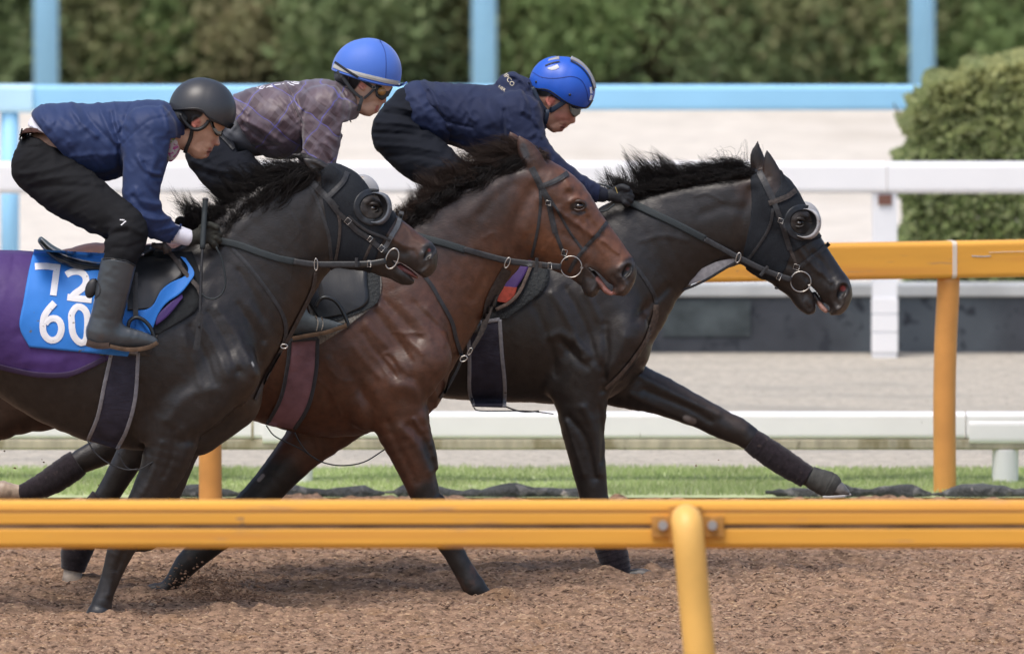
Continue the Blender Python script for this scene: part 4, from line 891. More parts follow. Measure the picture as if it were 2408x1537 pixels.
def strap(h, parent, name, line, wd, off=.008, m=None, dflt=None, th=.003, taper=None):
    V, F = ribbon(line, wd, drape(h, off, h.Y0-.09 if dflt is None else dflt), th, taper=taper)
    return mesh_obj(name, V, F, m or m_strap, parent, smooth=False)
def fstrap(parent, name, line, wd, Ys, m=None, th=.003, taper=None):
    V, F = ribbon(line, wd, Ys, th, taper=taper); return mesh_obj(name, V, F, m or m_strap, parent, smooth=False)
def ptube(parent, name, line, Ys, rad, m, ns=7, closed=False, n=5):
    L = cr(line, n) if len(line) > 2 else np.asarray(line, float)
    Y = np.interp(np.linspace(0, 1, len(L)), np.linspace(0, 1, len(np.atleast_1d(Ys))), np.atleast_1d(Ys)) if not callable(Ys) else Ys(L[:, 0], L[:, 1])
    V, F = tube(P(L[:, 0], L[:, 1], Y), rad, ns, closed); return mesh_obj(name, V, F, m, parent)
def ring(parent, name, u, v, ru, rv, Y, rad, m=None, tilt=0.0, swing=0.0):
    a = np.linspace(0, 2*PI, 25)[:-1]; x = ru*np.cos(a); y = rv*np.sin(a)
    L = np.stack([u+x*math.cos(tilt)-y*math.sin(tilt), v+x*math.sin(tilt)+y*math.cos(tilt)], -1)
    V, F = tube(P(L[:, 0], L[:, 1], Y+swing*np.cos(a)), rad, 7, True); return mesh_obj(name, V, F, m or m_metal, parent)
def buckle(parent, u, v, wd, hh, ang, Y):
    c, s = math.cos(ang), math.sin(ang); q = [(-wd, -hh), (wd, -hh), (wd, hh), (-wd, hh)]
    q = [(x*.85, y*.85) for x, y in q]; L = np.array([(u+x*c-y*s, v+x*s+y*c) for x, y in q]); V, F = tube(P(L[:, 0], L[:, 1], Y), .0012, 5, True)
    return mesh_obj('buckle', V, F, m_metal, parent)
def sub_empty(name, h):
    o = bpy.data.objects.new(name, None); link(o, h.root); return o
def shell(h, name, poly, off, m, parent, relief=None, inset=0):
    X, Z = np.meshgrid(h.f.ax[0], h.f.ax[2], indexing='ij'); u, v = UV(np.stack([X, 0*X+h.Y0-.15, Z], -1))
    pd = poly_sdf(u, v, poly)*(h.Y0/33180.0)
    i = np.nonzero((pd < .03).any(1))[0]; k = np.nonzero((pd < .03).any(0))[0]
    s0, s2 = slice(max(0, i[0]-1), i[-1]+2), slice(max(0, k[0]-1), k[-1]+2)
    G = h.f.F[s0, :, s2]-off
    if relief is not None: G = G-relief(u[s0, s2], v[s0, s2])[:, None, :].astype(np.float32)
    G = np.maximum(G, pd[s0, s2][:, None, :]).astype(np.float32)
    G = np.pad(G, 1, constant_values=.3)
    V, Q = surface_net(G, h.f.lo+np.array([s0.start-1, -1, s2.start-1])*h.f.h, h.f.h, 1)
    return mesh_obj(name, V, Q, m, parent)
def guard(h, name, left, right, m, me, off, label, edge_w=9, top_edge=True, Yd=None):
    dr = smooth_drape(h, off, Yd or h.Y0-.2)
    wv = lambda u, v: .0022*vnoise(u, v*1.3, 16, 5)
    V, F = sheet(left, right, dr, .004, 34, 16, wave=wv)
    g = mesh_obj(name, V, F, m)
    tag(g, label, 'girth guard', 'girth guards hanging below the saddles')
    L, R = np.array(left, float), np.array(right, float)
    for ln in (left, right):
        V, F = ribbon(ln, edge_w, lambda u, v: dr(u, v)-.003, .004); mesh_obj('edging', V, F, me, g)
    if top_edge:
        V, F = ribbon([left[0], right[0]], edge_w, lambda u, v: dr(u, v)-.0035, .004, n=8); mesh_obj('edging', V, F, me, g)
    return g
def cup(h, parent, u, v, r, Y, skin, pale=False, open0=-118, open1=112):
    """leather half-cup on a hood: a bowl that stands out round the front of the eye and is open towards the back"""
    a = np.radians(np.linspace(open0, open1, 36)); ease = np.clip(np.minimum(a-a[0], a[-1]-a)/1.15, 0, 1); ease = ease*ease*(3-2*ease); low = np.clip(np.sin(a), 0, 1)*ease
    def rows(prof, back, mt, name, par, th):
        R = []
        for rr, dz in prof:
            rad = r*(.90+(rr-.90)*(.12+.88*ease))+r*.10*low*max(0, rr-1); R.append(P(u+rad*np.cos(a), v+rad*np.sin(a), Y+back+dz*(.2+.8*ease)))
        V, F = slab(np.stack(R, 1), th); return mesh_obj(name, V, F, mt, par)
    c = rows([(1.00, -.050), (1.08, -.058), (1.19, -.055), (1.27, -.042), (1.30, -.022), (1.24, .0), (1.10, .012)], 0, m_cup_pale if pale else m_cup, 'eye_cup', parent, .0025)
    rows([(.66, .020), (.78, .012), (.90, -.004), (.98, -.026), (1.00, -.049)], .001, m_cup_in, 'cup_lining', c, .002)
    b = np.linspace(0, 2*PI, 44)
    def disc(r0, r1, off, mt, name, n=5, b=b):
        R = []
        for rr in np.linspace(r0, r1, n):
            uu, vv = u+r*rr*np.cos(b), v+r*rr*np.sin(b); Ys = h.f.surf(uu, vv, off, default=1e6); Ys = np.where(Ys > 1e5, Y+.035, Ys); R.append(P(uu, vv, np.minimum(Ys, Y+.04)))
        V, F = slab(np.stack(R, 1), .002); return mesh_obj(name, V, F, mt, parent)
    disc(.02, .80, .0068, skin, 'eye_opening', 8); disc(.78, 1.22, .0085, m_cup_dark, 'leather_ring', 5, np.radians(np.linspace(78, 292, 30)))
    return c
def far_cup(parent, u, v, ru, rv, Y, m, tilt):
    V, F = ellipsoid((0, 0, 0), (M(ru, Y), .035, M(rv, Y)), 24, 16); c, s_ = math.cos(tilt), math.sin(tilt)
    V = V@np.array([[c, 0, -s_], [0, 1, 0], [s_, 0, c]])+P(u, v, Y); return mesh_obj('eye_cup', V, F, m, parent)

# ---------------- horse 1
b = sub_empty('bridle', H1); o_ = .012
hood = shell(H1, 'hood', [(752, 402), (758, 470), (766, 520), (772, 570), (776, 640), (800, 655), (870, 650), (888, 600), (905, 560), (930, 520), (935, 480), (880, 425), (805, 385), (775, 388)], .0055, m_hood, H1.root)
m_eyeskin = mat('skin_round_eye', (.030, .025, .022), .5, .4, noise=(60, .3), bump=(50, .4, .003))
cup(H1, hood, 875, 487, 36, float(H1.f.surf([872], [486], .006)[0]), m_eyeskin, False, -92, 116)
far_cup(hood, 860, 441, 36, 27, Y1+.075, m_cup_pale, .75); 
strap(H1, b, 'crown_strap', [(715, 408), (742, 438), (770, 466), (792, 492)], 15, o_, dflt=Y1-.1)
strap(H1, b, 'cheek_strap', [(770, 466), (795, 500), (816, 519), (840, 543), (865, 559), (888, 578), (908, 593)], 12, o_+.003)
strap(H1, b, 'browband', [(768, 466), (790, 445), (808, 425), (817, 404)], 12, o_+.002, dflt=Y1-.05)
strap(H1, b, 'noseband', [(945, 497), (935, 530), (922, 552), (908, 578), (893, 590)], 11, o_-.003, m=mat('pale_leather', (.10, .11, .12), .5, noise=(40, .3)), dflt=Y1-.03)
strap(H1, b, 'noseband_hanger', [(819, 508), (842, 528), (868, 545), (900, 557), (918, 566)], 7, o_+.004)
strap(H1, b, 'throat_lash', [(789, 490), (798, 515), (799, 545), (795, 580), (789, 612)], 7, o_+.002, m=m_strap_worn)
strap(H1, b, 'hood_strap', [(716, 420), (738, 455), (754, 495), (766, 530), (774, 560), (779, 612)], 8, .006)
strap(H1, b, 'chin_strap', [(880, 560), (868, 585), (856, 612)], 7, .006, m=m_strap_worn)
buckle(b, 818, 520, 7, 8, .7, Y1-.125); buckle(b, 897, 584, 7, 8, .7, Y1-.1); buckle(b, 870, 562, 5, 7, .7, Y1-.11)
ring(b, 'bit_ring', 922, 608, 14, 25, Y1-.075, .0033, tilt=.35, swing=.0)
dr = drape(H1, .016, Y1-.12)
V, F = ribbon([(515, 566), (560, 576), (610, 594), (655, 608), (694, 616)], 17, dr, .005); mesh_obj('rein_grip', V, F, m_rubber, b)
V, F = ribbon([(690, 615), (722, 620), (745, 622), (790, 622), (846, 622)], 15, lambda u, v: np.minimum(dr(u, v), Y1-.115), .003); mesh_obj('rein', V, F, m_strap, b)
V, F = ribbon([(842, 622), (875, 620), (908, 614)], 15, lambda u, v: np.minimum(dr(u, v), Y1-.09), .005); mesh_obj('rein_end', V, F, m_leather, b)
buckle(b, 868, 620, 5, 9, 0, Y1-.115); fstrap(b, 'rein_keeper', [(838, 606), (838, 628)], 7, [Y1-.122, Y1-.122])
ptube(b, 'rein_loop', [(508, 580), (520, 606), (528, 640), (530, 668), (522, 690), (505, 702), (486, 700), (474, 690)], Y1-.27, .0042, m_rubber)
bp = sub_empty('breastplate', H1)
strap(H1, bp, 'shoulder_strap', [(543, 582), (565, 604), (590, 632), (637, 694), (665, 740), (673, 778), (666, 814)], 9, .006)
strap(H1, bp, 'martingale_strap', [(743, 640), (736, 680), (722, 712), (700, 755), (682, 790), (668, 814)], 9, .008, dflt=Y1-.03, m=m_strap_worn)
strap(H1, bp, 'chest_strap', [(666, 816), (642, 858), (620, 900), (602, 940)], 8, .006, dflt=Y1-.05, m=m_strap_worn)
ring(bp, 'martingale_ring', 743, 622, 4, 14, Y1-.125, .0026); ring(bp, 'breast_ring', 668, 814, 8, 5, Y1-.06, .0028)
ptube(bp, 'girth_cord', [(205, 1034), (222, 1062), (246, 1083), (272, 1096), (300, 1104), (325, 1102)], Y1-.22, .0032, m_strap)
ptube(bp, 'girth_cord', [(278, 1062), (286, 1082), (300, 1100), (325, 1104), (360, 1085)], Y1-.21, .0028, m_strap)
# purple exercise sheet
m_purple = mat('purple_cloth', (.060, .026, .145), .6, .35, sheen=.1, noise=(6, .1), bump=(30, .15, .004))
fold = lambda u, v: 1e-3*(3.5*vnoise(u*.5+v*.2, v*1.2, 26, 40)*np.clip((v-700)/120, 0, 1)+1.2*vnoise(u, v, 40, 41)+4*np.exp(-((v-600-.03*u)/7)**2)*(u < 75))
sheet_o = shell(H1, 'exercise_sheet', [(-620, 500), (330, 560), (340, 650), (330, 740), (300, 800), (255, 842), (215, 862), (160, 884), (90, 884), (30, 872), (-60, 850), (-200, 840), (-620, 860)], .013, m_purple, None, fold)
tag(sheet_o, 'purple exercise sheet over the back of the nearest horse, behind the number cloth', 'horse blanket')
V, F = ribbon([(-200, 842), (-60, 850), (30, 870), (90, 881), (160, 880), (215, 859), (250, 840)], 13, smooth_drape(H1, .0165, Y1-.25), .003); mesh_obj('hem', V, F, mat('sheet_hem', (.04, .022, .065), .8), sheet_o)
# blue number cloth
m_bcloth = mat('blue_cloth', (.022, .20, .66), .6, .4, sheen=.2, noise=(5, .08), mix=[(26, .67, .05, (.10, .13, .17))], bump=(26, .15, .004))
dn = smooth_drape(H1, .020, Y1-.3)
numc = empty('number_cloth', tuple(P(150, 836, Y1-.3)), 'bright blue saddle cloth with white numbers 72 over 60 on the nearest horse', 'saddle cloth')
V, F = sheet([(80, 586), (67, 640), (55, 708), (46, 768), (69, 816)], [(330, 600), (330, 660), (330, 720), (320, 790), (300, 838)], dn, .003, 40, 44, wave=lambda u, v: .0015*vnoise(u, v, 34, 7))
mesh_obj('cloth', V, F, m_bcloth, numc)
da = smooth_drape(H1, .05, Y1-.33)
V, F = sheet([(424, 603), (442, 628), (436, 648), (402, 664), (378, 684), (362, 714), (345, 727), (316, 730)], [(436, 606), (457, 640), (447, 662), (424, 690), (392, 712), (372, 738), (363, 762), (353, 790)], lambda u, v: np.clip(da(u, v), Y1-.36, Y1-.14), .004, 30, 8, wave=lambda u, v: .005*np.sin(u*.09+v*.05)); mesh_obj('turned_edge', V, F, m_bcloth, numc)
V, F = sheet([(322, 726), (340, 728), (358, 730)], [(316, 792), (334, 794), (353, 788)], lambda u, v: da(u, v)+.012, .004, 12, 10); mesh_obj('turned_edge', V, F, m_bcloth, numc)
m_num = mat('white_numerals', (.80, .80, .83), .7, .3, mix=(60, .66, .08, (.35, .30, .27)))
T4 = lambda L: [(x/4.357, y/4.357+529) for x, y in L]
dnn = lambda u, v: dn(u, v)-.0035
def digit(name, lines, wd=17):
    ps = [ribbon(T4(l), wd, dnn, .002) for l in lines]; V, F = join(ps); mesh_obj(name, V, F, m_num, numc, smooth=False)
digit('numeral_seven', [[(358, 424), (470, 420), (585, 436)], [(588, 400), (545, 720)]], 15.5)
digit('numeral_two', [[(678, 510), (735, 480), (810, 478), (870, 520), (880, 590), (840, 650), (770, 700), (735, 740), (725, 770)], [(690, 738), (800, 752), (940, 766)]], 15.5)
digit('numeral_six', [[(560, 795), (500, 860), (455, 930), (440, 1010), (445, 1100), (490, 1165), (545, 1180), (600, 1150), (628, 1080), (622, 1010), (590, 965), (540, 955), (490, 975), (462, 1010)]], 15.5)
digit('numeral_zero', [[(735, 1000), (732, 920), (770, 850), (815, 835), (870, 870), (895, 940), (895, 1060), (885, 1160), (850, 1205), (800, 1190), (755, 1130), (738, 1060), (735, 1000)]], 15.5)
# saddle 1
def saddle(h, label, stations, flap, leather, iron, tread, pad=None, padm=None, Yf=.30, extra=()):
    f = Field((min(s[0] for s in stations)-40, min(s[1] for s in stations)-30, max(s[0] for s in stations)+40, max(s[1] for s in stations)+60), h.Y0, .005, .24)
    f.chain(stations, k=.01)
    V, Q = f.mesh(smooth=2); c = stations[len(stations)//2]
    s = empty('saddle', tuple(P(c[0], c[1]+20, h.Y0)), label, 'saddle', 'exercise saddles')
    mesh_obj('seat', V, Q, m_leather, s)
    if pad:
        V, F = sheet(*pad[:2], smooth_drape(h, pad[2], h.Y0-.25), .012, 24, 16); mesh_obj('saddle_pad', V, F, padm or m_pad, s)
    V, F = ribbon([(q[0]+(2 if i_ == 0 else 0), q[1]-q[2]*.55) for i_, q in enumerate(stations[:5])], 3.2, lambda u, v: f.surf(u, v, .003, default=h.Y0-.1), .002); mesh_obj('edge_highlight', V, F, mat('painted_highlight', (.45, .45, .45), .4), s)  # pale ribbon paints a light highlight along the cantle edge of the seat
    for q in extra:
        V, F = sheet(q[0], q[1], smooth_drape(h, q[2], h.Y0-.25), q[4] if len(q) > 4 else .008, 24, 10); mesh_obj('saddle_pad', V, F, q[3], s)
    V, F = sheet(*flap[:2], smooth_drape(h, flap[2], h.Y0-.27), .005, 24, 16); mesh_obj('flap', V, F, m_leather, s)
    fstrap(s, 'stirrup_leather', leather, 12, [h.Y0-Yf, h.Y0-Yf-.03]); ir = ptube(s, 'stirrup_iron', iron, h.Y0-Yf-.035, .0085, mat('stirrup_steel', (.05, .055, .06), .35, .5, metal=.7), ns=8)
    V, F = ribbon(tread, 10, [h.Y0-Yf-.075, h.Y0-Yf-.075], .09); mesh_obj('tread', V, F, m_leather, ir, smooth=False)
    return s
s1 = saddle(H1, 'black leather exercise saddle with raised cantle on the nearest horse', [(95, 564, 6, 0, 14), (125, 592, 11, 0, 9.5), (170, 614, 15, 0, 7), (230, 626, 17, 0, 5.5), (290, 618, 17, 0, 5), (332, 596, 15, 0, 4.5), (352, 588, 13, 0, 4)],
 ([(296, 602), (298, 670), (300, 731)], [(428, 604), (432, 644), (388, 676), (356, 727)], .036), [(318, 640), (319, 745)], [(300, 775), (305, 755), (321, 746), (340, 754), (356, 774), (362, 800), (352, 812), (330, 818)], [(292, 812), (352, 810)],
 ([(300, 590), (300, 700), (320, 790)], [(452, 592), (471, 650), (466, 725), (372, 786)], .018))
V, F = sheet([(366, 744), (395, 716), (428, 690)], [(366, 766), (396, 742), (430, 700)], smooth_drape(H1, .038, Y1-.3), .003, 12, 5); mesh_obj('purple_lining', V, F, m_purple, sheet_o)
V, F = sheet([(225, 815), (290, 830), (372, 785)], [(235, 836), (330, 836), (352, 836)], smooth_drape(H1, .016, Y1-.3), .006, 12, 8); mesh_obj('saddle_pad', V, F, m_pad_grey if False else mat('pad_tail', (.06, .055, .05), .95, noise=(60, .3)), s1)
strap(H1, s1, 'neck_strap', [(360, 574), (385, 584), (408, 604), (430, 634), (452, 660), (466, 676), (472, 692)], 10, .05, m=m_strap_worn, dflt=Y1-.15)
V, F = tube(P(np.array([356, 372, 388, 402.]), np.array([575, 579, 580, 590.]), Y1-.19), [.010, .013, .016, .010], 8); mesh_obj('strap_knot', V, F, m_strap_worn, s1)
V, F = tube(P(np.array([384, 392.]), np.array([570, 596.]), Y1-.2), [.012, .012], 8); mesh_obj('strap_knot', V, F, m_strap_worn, s1)
V, F = ellipsoid(tuple(P(336, 598, Y1-.24)), (.006, .006, .006), 10, 8); mesh_obj('saddle_stud', V, F, m_metal, s1)
guard(H1, 'girth_guard', [(264, 822), (246, 902), (230, 978), (207, 1034)], [(325, 829), (318, 935), (299, 1008), (275, 1056)], m_guard_dark, m_guard_edge, .012, 'dark girth guard with light grey edging under the first rider\'s boot')

# ---------------- horse 2
b = sub_empty('bridle', H2)
strap(H2, b, 'crown_strap', [(1250, 394), (1262, 418), (1271, 437), (1280, 456)], 15, .006)
strap(H2, b, 'cheek_strap', [(1278, 450), (1290, 477), (1298, 515), (1306, 548)], 13, .009); strap(H2, b, 'cheek_strap', [(1306, 546), (1316, 572), (1324, 592), (1333, 612)], 9, .007)
strap(H2, b, 'browband', [(1264, 441), (1290, 432), (1315, 420), (1336, 406)], 12, .009, dflt=Y2-.06)
strap(H2, b, 'noseband_hanger', [(1280, 445), (1293, 466), (1308, 490), (1326, 522), (1344, 552), (1370, 587)], 6, .006)
strap(H2, b, 'noseband', [(1428, 522), (1406, 551), (1388, 570), (1372, 588), (1352, 615), (1338, 640)], 9, .008, dflt=Y2-.03)
strap(H2, b, 'throat_lash', [(1270, 448), (1271, 480), (1266, 530), (1257, 575), (1250, 606)], 7, .006)
buckle(b, 1289, 477, 7, 6, .25, Y2-.118); buckle(b, 1327, 594, 7, 8, .25, Y2-.092)
ring(b, 'bit_ring', 1343, 627, 25, 25, Y2-.078, .0027)
V, F = ellipsoid(tuple(P(1368, 630, Y2-.07)), (.008, .008, .006), 10, 8); mesh_obj('bit', V, F, m_metal, b)
dr = drape(H2, .016, Y2-.11)
V, F = ribbon([(960, 548), (999, 560), (1050, 574), (1094, 588)], 17, dr, .005); mesh_obj('rein_grip', V, F, m_rubber, b)
V, F = ribbon([(1090, 586), (1140, 600), (1192, 613), (1253, 621), (1320, 628)], 15, lambda u, v: np.minimum(dr(u, v), Y2-.10), .003); mesh_obj('rein', V, F, m_strap, b)
buckle(b, 1293, 625, 5, 9, 0, Y2-.11); fstrap(b, 'rein_keeper', [(1262, 606), (1262, 640)], 8, [Y2-.12, Y2-.12])
V, F = ribbon([(1252, 622), (1275, 624)], 13, [Y2-.116, Y2-.116], .003); mesh_obj('rein_end', V, F, m_strap_worn, b, smooth=False)
bp = sub_empty('breastplate', H2)
strap(H2, bp, 'shoulder_strap', [(997, 647), (1016, 672), (1032, 700), (1062, 754), (1074, 800), (1089, 844)], 9, .006, dflt=Y2-.08)
strap(H2, bp, 'martingale_strap', [(1193, 634), (1172, 672), (1152, 712), (1136, 772), (1112, 816), (1096, 838)], 14, .008, dflt=Y2-.05, m=m_strap_worn, taper=[24, 26, 22, 14, 10, 9])
strap(H2, bp, 'chest_strap', [(1084, 850), (1070, 880), (1050, 915), (1035, 937)], 7, .006, dflt=Y2-.06)
ring(bp, 'martingale_ring', 1193, 618, 5, 13, Y2-.12, .0026, tilt=.4); ring(bp, 'breast_ring', 1090, 843, 9, 6, Y2-.09, .003, tilt=-.5); ring(bp, 'buckle', 1105, 826, 4, 9, Y2-.085, .002, tilt=.5)
ptube(bp, 'girth_cord', [(626, 1000), (645, 1024), (680, 1042), (712, 1058), (750, 1083), (800, 1094), (855, 1086), (905, 1056)], Y2-.14, .0030, m_strap)
ptube(bp, 'girth_cord', [(693, 1016), (705, 1040), (725, 1066), (752, 1084)], Y2-.15, .0034, m_strap)
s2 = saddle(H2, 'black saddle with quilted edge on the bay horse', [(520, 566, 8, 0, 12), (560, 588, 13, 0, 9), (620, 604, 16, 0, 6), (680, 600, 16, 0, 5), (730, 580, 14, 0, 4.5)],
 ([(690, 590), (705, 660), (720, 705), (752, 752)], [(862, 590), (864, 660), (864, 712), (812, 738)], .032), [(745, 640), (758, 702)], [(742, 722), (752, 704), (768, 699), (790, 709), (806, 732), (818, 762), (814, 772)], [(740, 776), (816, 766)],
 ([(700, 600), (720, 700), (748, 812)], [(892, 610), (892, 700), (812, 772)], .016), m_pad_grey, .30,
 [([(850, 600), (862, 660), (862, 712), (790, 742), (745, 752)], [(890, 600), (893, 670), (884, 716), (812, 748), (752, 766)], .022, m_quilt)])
guard(H2, 'girth_guard', [(682, 800), (676, 861), (660, 937), (628, 998)], [(747, 796), (743, 876), (725, 955), (692, 1010)], m_guard_pink, m_guard_edge2, .012, 'dusty maroon girth guard with charcoal edging on the bay horse', 9)

# ---------------- horse 3
b = sub_empty('bridle', H3)
hood = shell(H3, 'hood', [(1764, 404), (1766, 440), (1768, 480), (1764, 527), (1748, 600), (1760, 660), (1830, 665), (1846, 640), (1862, 600), (1900, 575), (1940, 560), (1930, 520), (1900, 450), (1860, 400), (1834, 402), (1836, 440), (1820, 464), (1800, 448), (1790, 408), (1775, 400)], .0055, m_hood, H3.root)
cup(H3, hood, 1886, 523, 35, float(H3.f.surf([1880], [522], .006)[0]), m_eyeskin, True, -84, 112)
far_cup(hood, 1902, 505, 34, 24, Y3+.075, m_cup_pale, 1.0)
o_ = .012
strap(H3, b, 'crown_strap', [(1785, 402), (1800, 432), (1816, 465), (1822, 480)], 15, o_); strap(H3, b, 'cheek_strap', [(1820, 475), (1837, 520), (1848, 556), (1858, 588)], 12, o_+.003)
strap(H3, b, 'cheek_strap', [(1858, 586), (1868, 610), (1877, 636)], 8, .009, m=m_strap_worn)
strap(H3, b, 'browband', [(1808, 478), (1832, 470), (1855, 460), (1872, 447)], 12, o_+.004, dflt=Y3-.06, m=m_strap_worn)
strap(H3, b, 'throat_lash', [(1818, 490), (1812, 525), (1798, 555), (1778, 585), (1758, 612)], 7, o_)
strap(H3, b, 'noseband', [(1950, 572), (1925, 594), (1903, 610), (1883, 626)], 10, .008, dflt=Y3-.03)
buckle(b, 1836, 519, 7, 6, .3, Y3-.125); buckle(b, 1873, 628, 8, 7, .3, Y3-.095)
ring(b, 'bit_ring', 1883, 662, 24, 24, Y3-.078, .0027)
V, F = ellipsoid(tuple(P(1903, 671, Y3-.07)), (.008, .008, .006), 10, 8); mesh_obj('bit', V, F, m_metal, b)
dr = drape(H3, .016, Y3-.11)
V, F = ribbon([(1478, 474), (1540, 503), (1600, 532), (1659, 563)], 17, dr, .005); mesh_obj('rein_grip', V, F, m_rubber, b)
V, F = ribbon([(1656, 562), (1700, 586), (1733, 604), (1794, 634), (1830, 648), (1861, 658)], 14, lambda u, v: np.minimum(dr(u, v), Y3-.10), .003); mesh_obj('rein', V, F, m_strap, b)
buckle(b, 1832, 650, 5, 9, .4, Y3-.11); fstrap(b, 'rein_keeper', [(1806, 626), (1788, 648)], 8, [Y3-.12, Y3-.12])
ptube(b, 'rein_loop', [(1380, 492), (1400, 497), (1425, 495), (1445, 480)], Y3-.2, .0042, m_rubber)
ptube(b, 'rein_loop', [(1376, 435), (1400, 432), (1425, 437), (1445, 446)], Y3-.1, .0042, m_rubber)
V, F = ellipsoid(tuple(P(1826, 677, Y3-.03)), (.009, .009, .006), 10, 8); mesh_obj('throat_buckle', V, F, m_strap, b)
bp = sub_empty('breastplate', H3)
strap(H3, bp, 'shoulder_strap', [(1470, 603), (1490, 623), (1510, 646), (1537, 689), (1543, 712)], 9, .006, dflt=Y3-.06)
fstrap(bp, 'martingale_strap', [(1566, 685), (1604, 668), (1655, 643), (1695, 623), (1733, 611)], 18, [Y3-.02, Y3-.03, Y3-.05, Y3-.07, Y3-.09], m=mat('grey_webbing', (.30, .30, .32), .8, noise=(60, .2)), taper=[5, 16, 26, 22, 8])
fstrap(bp, 'martingale_edge', [(1560, 690), (1610, 680), (1660, 658), (1700, 634), (1735, 614)], 6, [Y3-.025, Y3-.035, Y3-.055, Y3-.075, Y3-.095])
strap(H3, bp, 'chest_strap', [(1543, 716), (1541, 745), (1528, 785), (1508, 819), (1467, 872), (1424, 914)], 8, .006, dflt=Y3-.04, m=mat('dirty_leather', (.09, .065, .05), .8, noise=(60, .4)), taper=[12, 16, 10, 8, 8, 8])
ring(bp, 'martingale_ring', 1736, 606, 5, 12, Y3-.115, .0026, tilt=.3); ring(bp, 'breast_ring', 1544, 714, 6, 8, Y3-.05, .0028)
ptube(bp, 'girth_cord', [(1114, 958), (1126, 965), (1180, 966), (1240, 966), (1302, 973)], Y3-.12, .0028, m_strap)
ptube(bp, 'girth_cord', [(1190, 956), (1215, 965), (1240, 968), (1268, 966)], Y3-.13, .0036, m_strap)
m_orange_red = mat('red_lining', (.34, .05, .03), .8, noise=(50, .3)); m_pad_edge = mat('pad_binding', (.13, .095, .08), .9, noise=(50, .4))
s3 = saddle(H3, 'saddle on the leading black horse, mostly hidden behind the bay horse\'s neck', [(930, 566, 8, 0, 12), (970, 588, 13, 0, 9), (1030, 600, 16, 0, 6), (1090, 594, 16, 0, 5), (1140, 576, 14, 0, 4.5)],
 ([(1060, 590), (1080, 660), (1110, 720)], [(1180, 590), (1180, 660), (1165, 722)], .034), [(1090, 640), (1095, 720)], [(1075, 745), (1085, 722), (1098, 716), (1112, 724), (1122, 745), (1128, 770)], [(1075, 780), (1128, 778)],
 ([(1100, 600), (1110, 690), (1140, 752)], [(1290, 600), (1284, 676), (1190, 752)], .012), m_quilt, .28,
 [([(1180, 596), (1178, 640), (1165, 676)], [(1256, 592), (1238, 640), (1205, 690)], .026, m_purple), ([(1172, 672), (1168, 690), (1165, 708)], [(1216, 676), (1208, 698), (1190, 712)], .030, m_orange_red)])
V, F = ribbon([(1258, 600), (1246, 632), (1224, 682), (1200, 710), (1166, 728)], 8, smooth_drape(H3, .031, Y3-.25), .006); mesh_obj('pad_binding', V, F, m_pad_edge, s3)
guard(H3, 'girth_guard', [(1100, 762), (1104, 850), (1104, 920), (1116, 956)], [(1175, 751), (1180, 829), (1187, 905), (1186, 958)], m_guard_dark, m_guard_edge, .012, 'navy girth guard with grey edging on the leading black horse', 9)
# leg bandages
def bandage(h, line, rads, off, turns=9, name='leg_bandage', m=None, label=None, a=.8):
    L = cr([(x, y, r) for (x, y), r in zip(line, rads)], 8); L = resample(L, 70); t = np.linspace(0, 1, len(L))
    W = P(L[:, 0], L[:, 1], h.Y0+off); r = np.array([M(x, h.Y0) for x in L[:, 2]])*(1+.045*((t*turns) % 1)+.02*vnoise(t*40, t*3, 1, 3))
    V, F = tube(W, r, 26); V = np.array(V); V[:, 1] = (V[:, 1]-(h.Y0+off))*a+h.Y0+off
    o = mesh_obj(name, V, F, m or m_bandage, h.root); return o
bandage(H3, [(1766, 1034), (1800, 1058), (1845, 1088), (1898, 1121)], [29, 31, 31, 27], .14, 5, a=.85)
bandage(H3, [(1427, 1262), (1437, 1290), (1450, 1330), (1459, 1366)], [34, 36, 32, 26], -.14, 8, a=.85)
bandage(H3, [(184, 1087), (150, 1111), (112, 1135), (70, 1153), (45, 1160)], [33, 34, 31, 24, 19], .16, 6, a=.85)
bandage(H3, [(246, 1172), (210, 1230), (182, 1290), (171, 1340)], [35, 35, 37, 27], -.16, 7, a=.85)
ob = bandage(H3, [(1903, 1118), (1922, 1128), (1950, 1140), (1964, 1152)], [25, 28, 30, 22], .14, 1, 'hoof_boot', mat('hoof_boot', (.055, .055, .05), .85, noise=(30, .3)), a=.9)
V, F = tube(P(np.array([1935., 1960, 1985, 1999, 1985, 1950]), np.array([1168., 1168, 1166, 1162, 1161, 1163]), np.array([Y3+.09, Y3+.085, Y3+.10, Y3+.14, Y3+.18, Y3+.19])), .006, 6); mesh_obj('horseshoe', V, F, mat('shoe_metal', (.55, .54, .52), .5, metal=.4), H3.root, smooth=False)

# ================================================================ riders
RY = 1.0
m_skin = mat('skin', (.50, .28, .20), .5, .4, attr=True, noise=(40, .06))
SK = (.56, .33, .23)
m_glove = mat('dark_glove', (.030, .031, .026), .8, .3, noise=(60, .25), bump=(120, .3, .002))
m_black_cloth = mat('black_riding_trousers', (.010, .0105, .0125), .85, .2, noise=(9, .15), mix=(30, .72, .08, (.05, .04, .03)), bump=(14, .35, .008))
m_boot = mat('black_riding_boot', (.044, .052, .060), .30, .55, coat=.25, noise=(10, .2), mix=(7, .62, .2, (.075, .045, .028)), bump=(30, .2, .004))
m_black_plastic = mat('black_plastic', (.015, .016, .018), .45, .5)
def folds(seed, amp, ang=0.0, su=34, sv=13):
    c, s = math.cos(ang), math.sin(ang)
    def fn(u, v):
        a, b = u*c+v*s, -u*s+v*c
        n1 = vnoise(a+12*vnoise(u, v, 40, seed+5), b, su*.6, seed); n2 = vnoise(a*.5, b*1.6, sv, seed+1)
        return 1.75e-3*amp*((1-2*np.abs(n1))*.6+n2*.4)
    return fn
